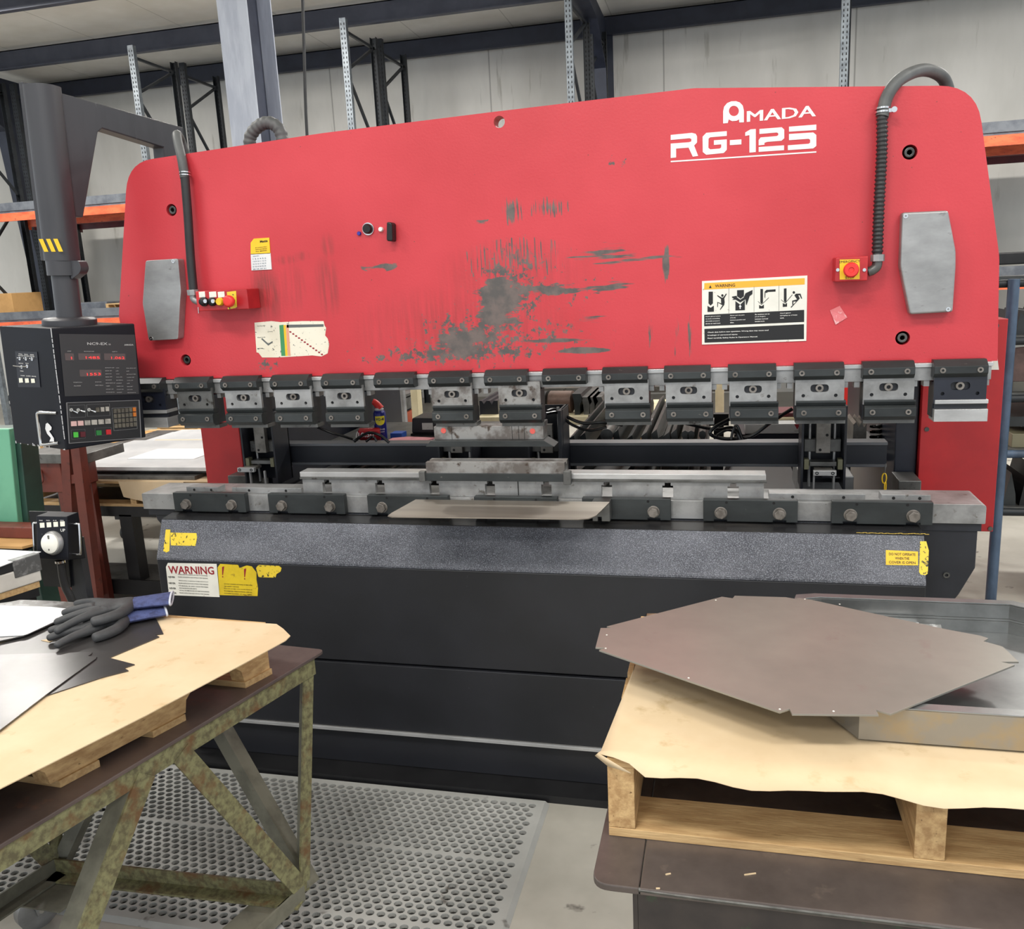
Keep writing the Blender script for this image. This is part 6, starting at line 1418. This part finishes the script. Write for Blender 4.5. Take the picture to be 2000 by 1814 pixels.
prop(MB().box(q0.x-.2, q1.x, Yx+.1, Yx+.18, a.z+.0005, q0.z), 'red_tray', m_rust, 'rust red tray standing on the folded cardboard', 'tray', bevel=.004)
t = thing('corner_stand', 'dark stand carrying the folded cardboard behind the white carton', 'stand', (a.x-.2, Yx, FZ)); MB().box(a.x-.48, a.x-.05, Yx+.02, Yx+.28, a.z-.03, a.z-.011).build('stand_top', m_black, t); MB().box(a.x-.2, a.x-.15, Yx+.1, Yx+.15, FZ, a.z-.03).build('stand_leg', m_black, t)
# ------------------------------------------------------------------ right work table with pallet, tray and plate
Zt = .75
rt = thing('steel_table', 'heavy dark steel table with a rounded protruding corner at lower right', 'table', (1.0, -1.3, FZ))
m_dtop = mat('oily_steel_top', (104, 95, 91), .32, .4, (78, 70, 67), 6, (1, 1, 1), (.38, .66), .08, 40, col3=(120, 108, 100), ns3=13, thr3=(.64, .74), r2=.5)
TX0, TXs, TX1, TY0, TY1 = .515, .592, 1.75, -1.684, -.85
b = MB(); b.prism(rpoly([(TX0, TY0), (TXs-.0015, TY0), (TXs-.0015, TY1), (TX0, TY1)], [.03, 0, 0, .03], 6), 'z', Zt-.012, Zt); b.build('end_plate', m_dtop, rt, bevel=.002)
b = MB(); b.prism([(TXs, TY0), (TX1, TY0), (TX1, TY1), (TXs, TY1)], 'z', Zt-.012, Zt); b.build('table_top', m_dtop, rt, bevel=.002)
m_apr = mat('dark_green_apron', (56, 50, 48), .4, .2, (44, 40, 40), 10, col3=(52, 66, 50), ns3=14, thr3=(.6, .66))
MB().box(TXs-.004, TX1-.01, TY0+.004, TY0+.012, Zt-.085, Zt-.0125).build('front_apron', m_apr, rt, bevel=.001)
MB().box(TXs-.012, TXs-.004, TY0+.004, TY1, Zt-.1, Zt-.0125).build('end_apron', m_apr, rt, bevel=.001)
MB().box(TXs-.004, TX1-.01, TY1-.012, TY1-.004, Zt-.085, Zt-.0125).build('back_apron', m_apr, rt)
for x, y in ((TXs+.04, TY0+.05), (TX1-.06, TY0+.05), (TXs+.04, TY1-.05), (TX1-.06, TY1-.05)): MB().box(x-.032, x+.032, y-.032, y+.032, FZ, Zt-.05).build('leg', m_apr, rt, bevel=.003)
MB().box(TXs+.1, TX1-.1, TY0+.2, TY1-.2, FZ+.15, FZ+.16).build('lower_shelf', m_greysteel, rt)
b = MB(); b.tube([(TXs-.002, TY0+.003, Zt-.004), (TXs+.2, TY0+.002, Zt-.006), (TX1-.1, TY0+.002, Zt-.006)], .004, 6, 4); b.build('weld_bead', m_socket, rt, smooth=True)
rp = thing('wooden_pallet', 'wooden pallet on the dark steel table under the kraft paper and the tray', 'pallet', (1.0, -1.3, Zt))
RX0, RY0, RX1, RY1 = .528, -1.562, 1.56, -.93
ZP0, ZP1 = Zt+.0005, .898
for x in (RX0, 1.012, RX1-.045): MB().box(x, x+.045, RY0+.001, RY1, ZP0+.0165, ZP1-.016).build('stringer', m_woody, rp, bevel=.001)
for y in (RY0, RY0+.27, RY1-.1): MB().box(RX0, RX1, y, y+.1, ZP0, ZP0+.016).build('bottom_board', m_wood, rp, bevel=.001)
for i in range(6): y = RY0+.0+i*.107; MB().box(RX0, RX1, y, y+.085, ZP1-.0155, ZP1).build('deck_board', m_wood, rp, bevel=.001)
# paper with a wavy front edge and a folded corner
b = MB(); bm = b.bm
NXp, NYp = 40, 12
gx0, gx1 = .512, 1.62
f0, f1 = at_z(1185, 1473, .9), at_z(1283, 1305, .9)
rows_ = []
for j in range(NYp+1):
    v_ = j/NYp; row = []
    for i in range(NXp+1):
        u = i/NXp; x = gx0+(gx1-gx0)*u; yf = -1.603+.006*math.sin(u*22)+.004*math.sin(u*51); y = yf+(-.93-yf)*v_
        if i == 0: x += .072*min(1, v_*1.4)*0+.05*v_
        z = .9005
        if v_ < .08: z -= .006*(1-v_/.08)*(1+.6*math.sin(u*30))
        row.append(bm.verts.new((x, y, z)))
    rows_.append(row)
c_ = rows_[0]
# clip the corner
for i in range(3): rows_[0][i].co.y += .045*(1-i/3.); rows_[0][i].co.z = .902
for j in range(NYp):
    for i in range(NXp): bm.faces.new((rows_[j][i], rows_[j][i+1], rows_[j+1][i+1], rows_[j+1][i]))
b.flat([(.512, -1.558, .903), (.572, -1.603, .899), (.53, -1.566, .885), (.505, -1.545, .890)])
o = b.build('kraft_paper_sheet', m_kraft, fix=False, smooth=True); so = o.modifiers.new('thickness', 'SOLIDIFY'); so.thickness = .0012; so.offset = 1
tag(o, 'tan kraft paper sheet with a folded corner covering the right pallet', 'paper')
# tray
ty = thing('metal_tray', 'large shallow steel tray with folded double rim lying on the right pallet paper', 'tray', (1.2, -1.2, .905))
zr_ = .968
near = at_z(2000, 1390, zr_-.02).y
oc = [(.86, -1.30), (.86, -1.02), (.875, -.945), (.915, -.933), (1.315, -.933), (1.40, -.99), (1.60, -1.12), (1.60, -1.452), (.94, -1.452)]
ic = [(.885, -1.29), (.885, -1.03), (.895, -.965), (.925, -.955), (1.305, -.955), (1.385, -1.01), (1.575, -1.135), (1.575, -1.43), (.955, -1.43)]
m_tray = mat('tray_steel', (150, 152, 152), .28, .75, (122, 124, 124), 6, (1, 1, 1), (.4, .66), .02, 30)
m_traye = mat('tray_edge', (146, 142, 134), .38, .5, (158, 144, 120), 14, (1, 1, 1), (.45, .6))  # second, tan tone paints a warm reflection into the outer wall
b = MB(); b.prism(oc, 'z', zr_-.003, zr_, [ic]); b.build('tray_rim', m_tray, ty, bevel=.0008)
b = MB(); b.prism(oc, 'z', .9062, zr_-.0032, [[(x+(1.2-x)*.006, y+(-1.2-y)*.01) for x, y in oc]]); b.build('outer_wall', m_traye, ty)
b = MB(); b.prism(ic, 'z', .936, zr_-.0032, [[(x+(1.2-x)*.01, y+(-1.2-y)*.015) for x, y in ic]]); b.build('inner_wall', m_tray, ty)
st2 = [(x+(1.2-x)*.03, y+(-1.2-y)*.05) for x, y in ic]
b = MB(); b.prism([(x+(1.2-x)*.011, y+(-1.2-y)*.016) for x, y in ic], 'z', .9335, .9355, [st2]); b.build('inner_step', m_tray, ty)
b = MB(); b.prism(st2, 'z', .9065, .909); b.build('tray_floor', m_tray, ty)
b = MB(); b.prism(st2, 'z', .9092, .933, [[(x+(1.2-x)*.012, y+(-1.2-y)*.02) for x, y in st2]]); b.build('lower_wall', m_tray, ty)
prop(MB().prism([(p.x, p.y) for p in [at_z(x, y, .935) for x, y in ((1560, 1182), (1838, 1204), (1845, 1229), (1700, 1215))]], 'z', .9095, .922), 'clear_packet', mat('plastic_packet', (140, 140, 138), .2, .1, (200, 200, 200), 40, thr=(.5, .56)), 'crinkled clear plastic packet lying in the steel tray', 'packet', bevel=.002)
prop(MB().prism([(p.x, p.y) for p in [at_z(x, y, .935) for x, y in ((1640, 1192), (1795, 1203), (1795, 1219), (1700, 1212))]], 'z', .9225, .924), 'paper_slip', m_paper, 'white paper slip on the clear packet in the tray', 'paper')
# octagonal blank lying on the tray
zP = .9735
pp = [(1185, 1223), (1410, 1165), (1431, 1168), (1435, 1163), (1535, 1166), (1553, 1169), (1560, 1167), (1585, 1171), (1680, 1192), (1850, 1229), (1915, 1241), (1930, 1246), (1921, 1252), (1958, 1262), (1990, 1292), (1955, 1292), (1982, 1298), (1740, 1394), (1711, 1386), (1716, 1396), (1547, 1394), (1542, 1384), (1523, 1390), (1170, 1269), (1182, 1265), (1163, 1264), (1173, 1226), (1194, 1226)]
P_ = [(at_z(x, y, zP).x, at_z(x, y, zP).y) for x, y in pp]
m_plate = mat('mill_scale_plate', (154, 152, 144), .32, .5, (136, 133, 126), 2.2, (1, 1, 1), (.36, .66), .03, 30, col3=(140, 132, 126), ns3=14, thr3=(.64, .76), r2=.42)
ob = MB().prism(P_, 'z', zP-.0035, zP).build('octagonal_blank', m_plate, bevel=.0004)
tag(ob, 'large brownish octagonal sheet metal blank with notched corners lying across the tray', 'sheet metal')
b = MB()
for (x, y) in ((1185, 1240), (1183, 1266), (1345, 1324), (1523, 1385), (1628, 1389), (1398, 1172), (1572, 1170), (1640, 1180)): p = at_z(x, y, zP); b.cyl((p.x, p.y, zP), (p.x, p.y, zP+.0006), .0018, 8)
b.build('tack_holes', m_labw, ob)
for i, (x, y, a_) in enumerate(((1305, 1707, .5), (1465, 1707, .4), (1285, 1735, .2))):
    p = at_z(x, y, Zt+.001); L = [.004, .009, .003][i]
    prop(MB().beam((p.x-L, p.y-L*a_, Zt+.0012), (p.x+L, p.y+L*a_, Zt+.0012), .0018, .0018), 'wood_splinter', m_kraft, ['short wood splinter at the left on the steel table top', 'longest wood splinter on the steel table top', 'tiny wood splinter nearest the table edge'][i], 'splinter', 'wood splinters on the table')
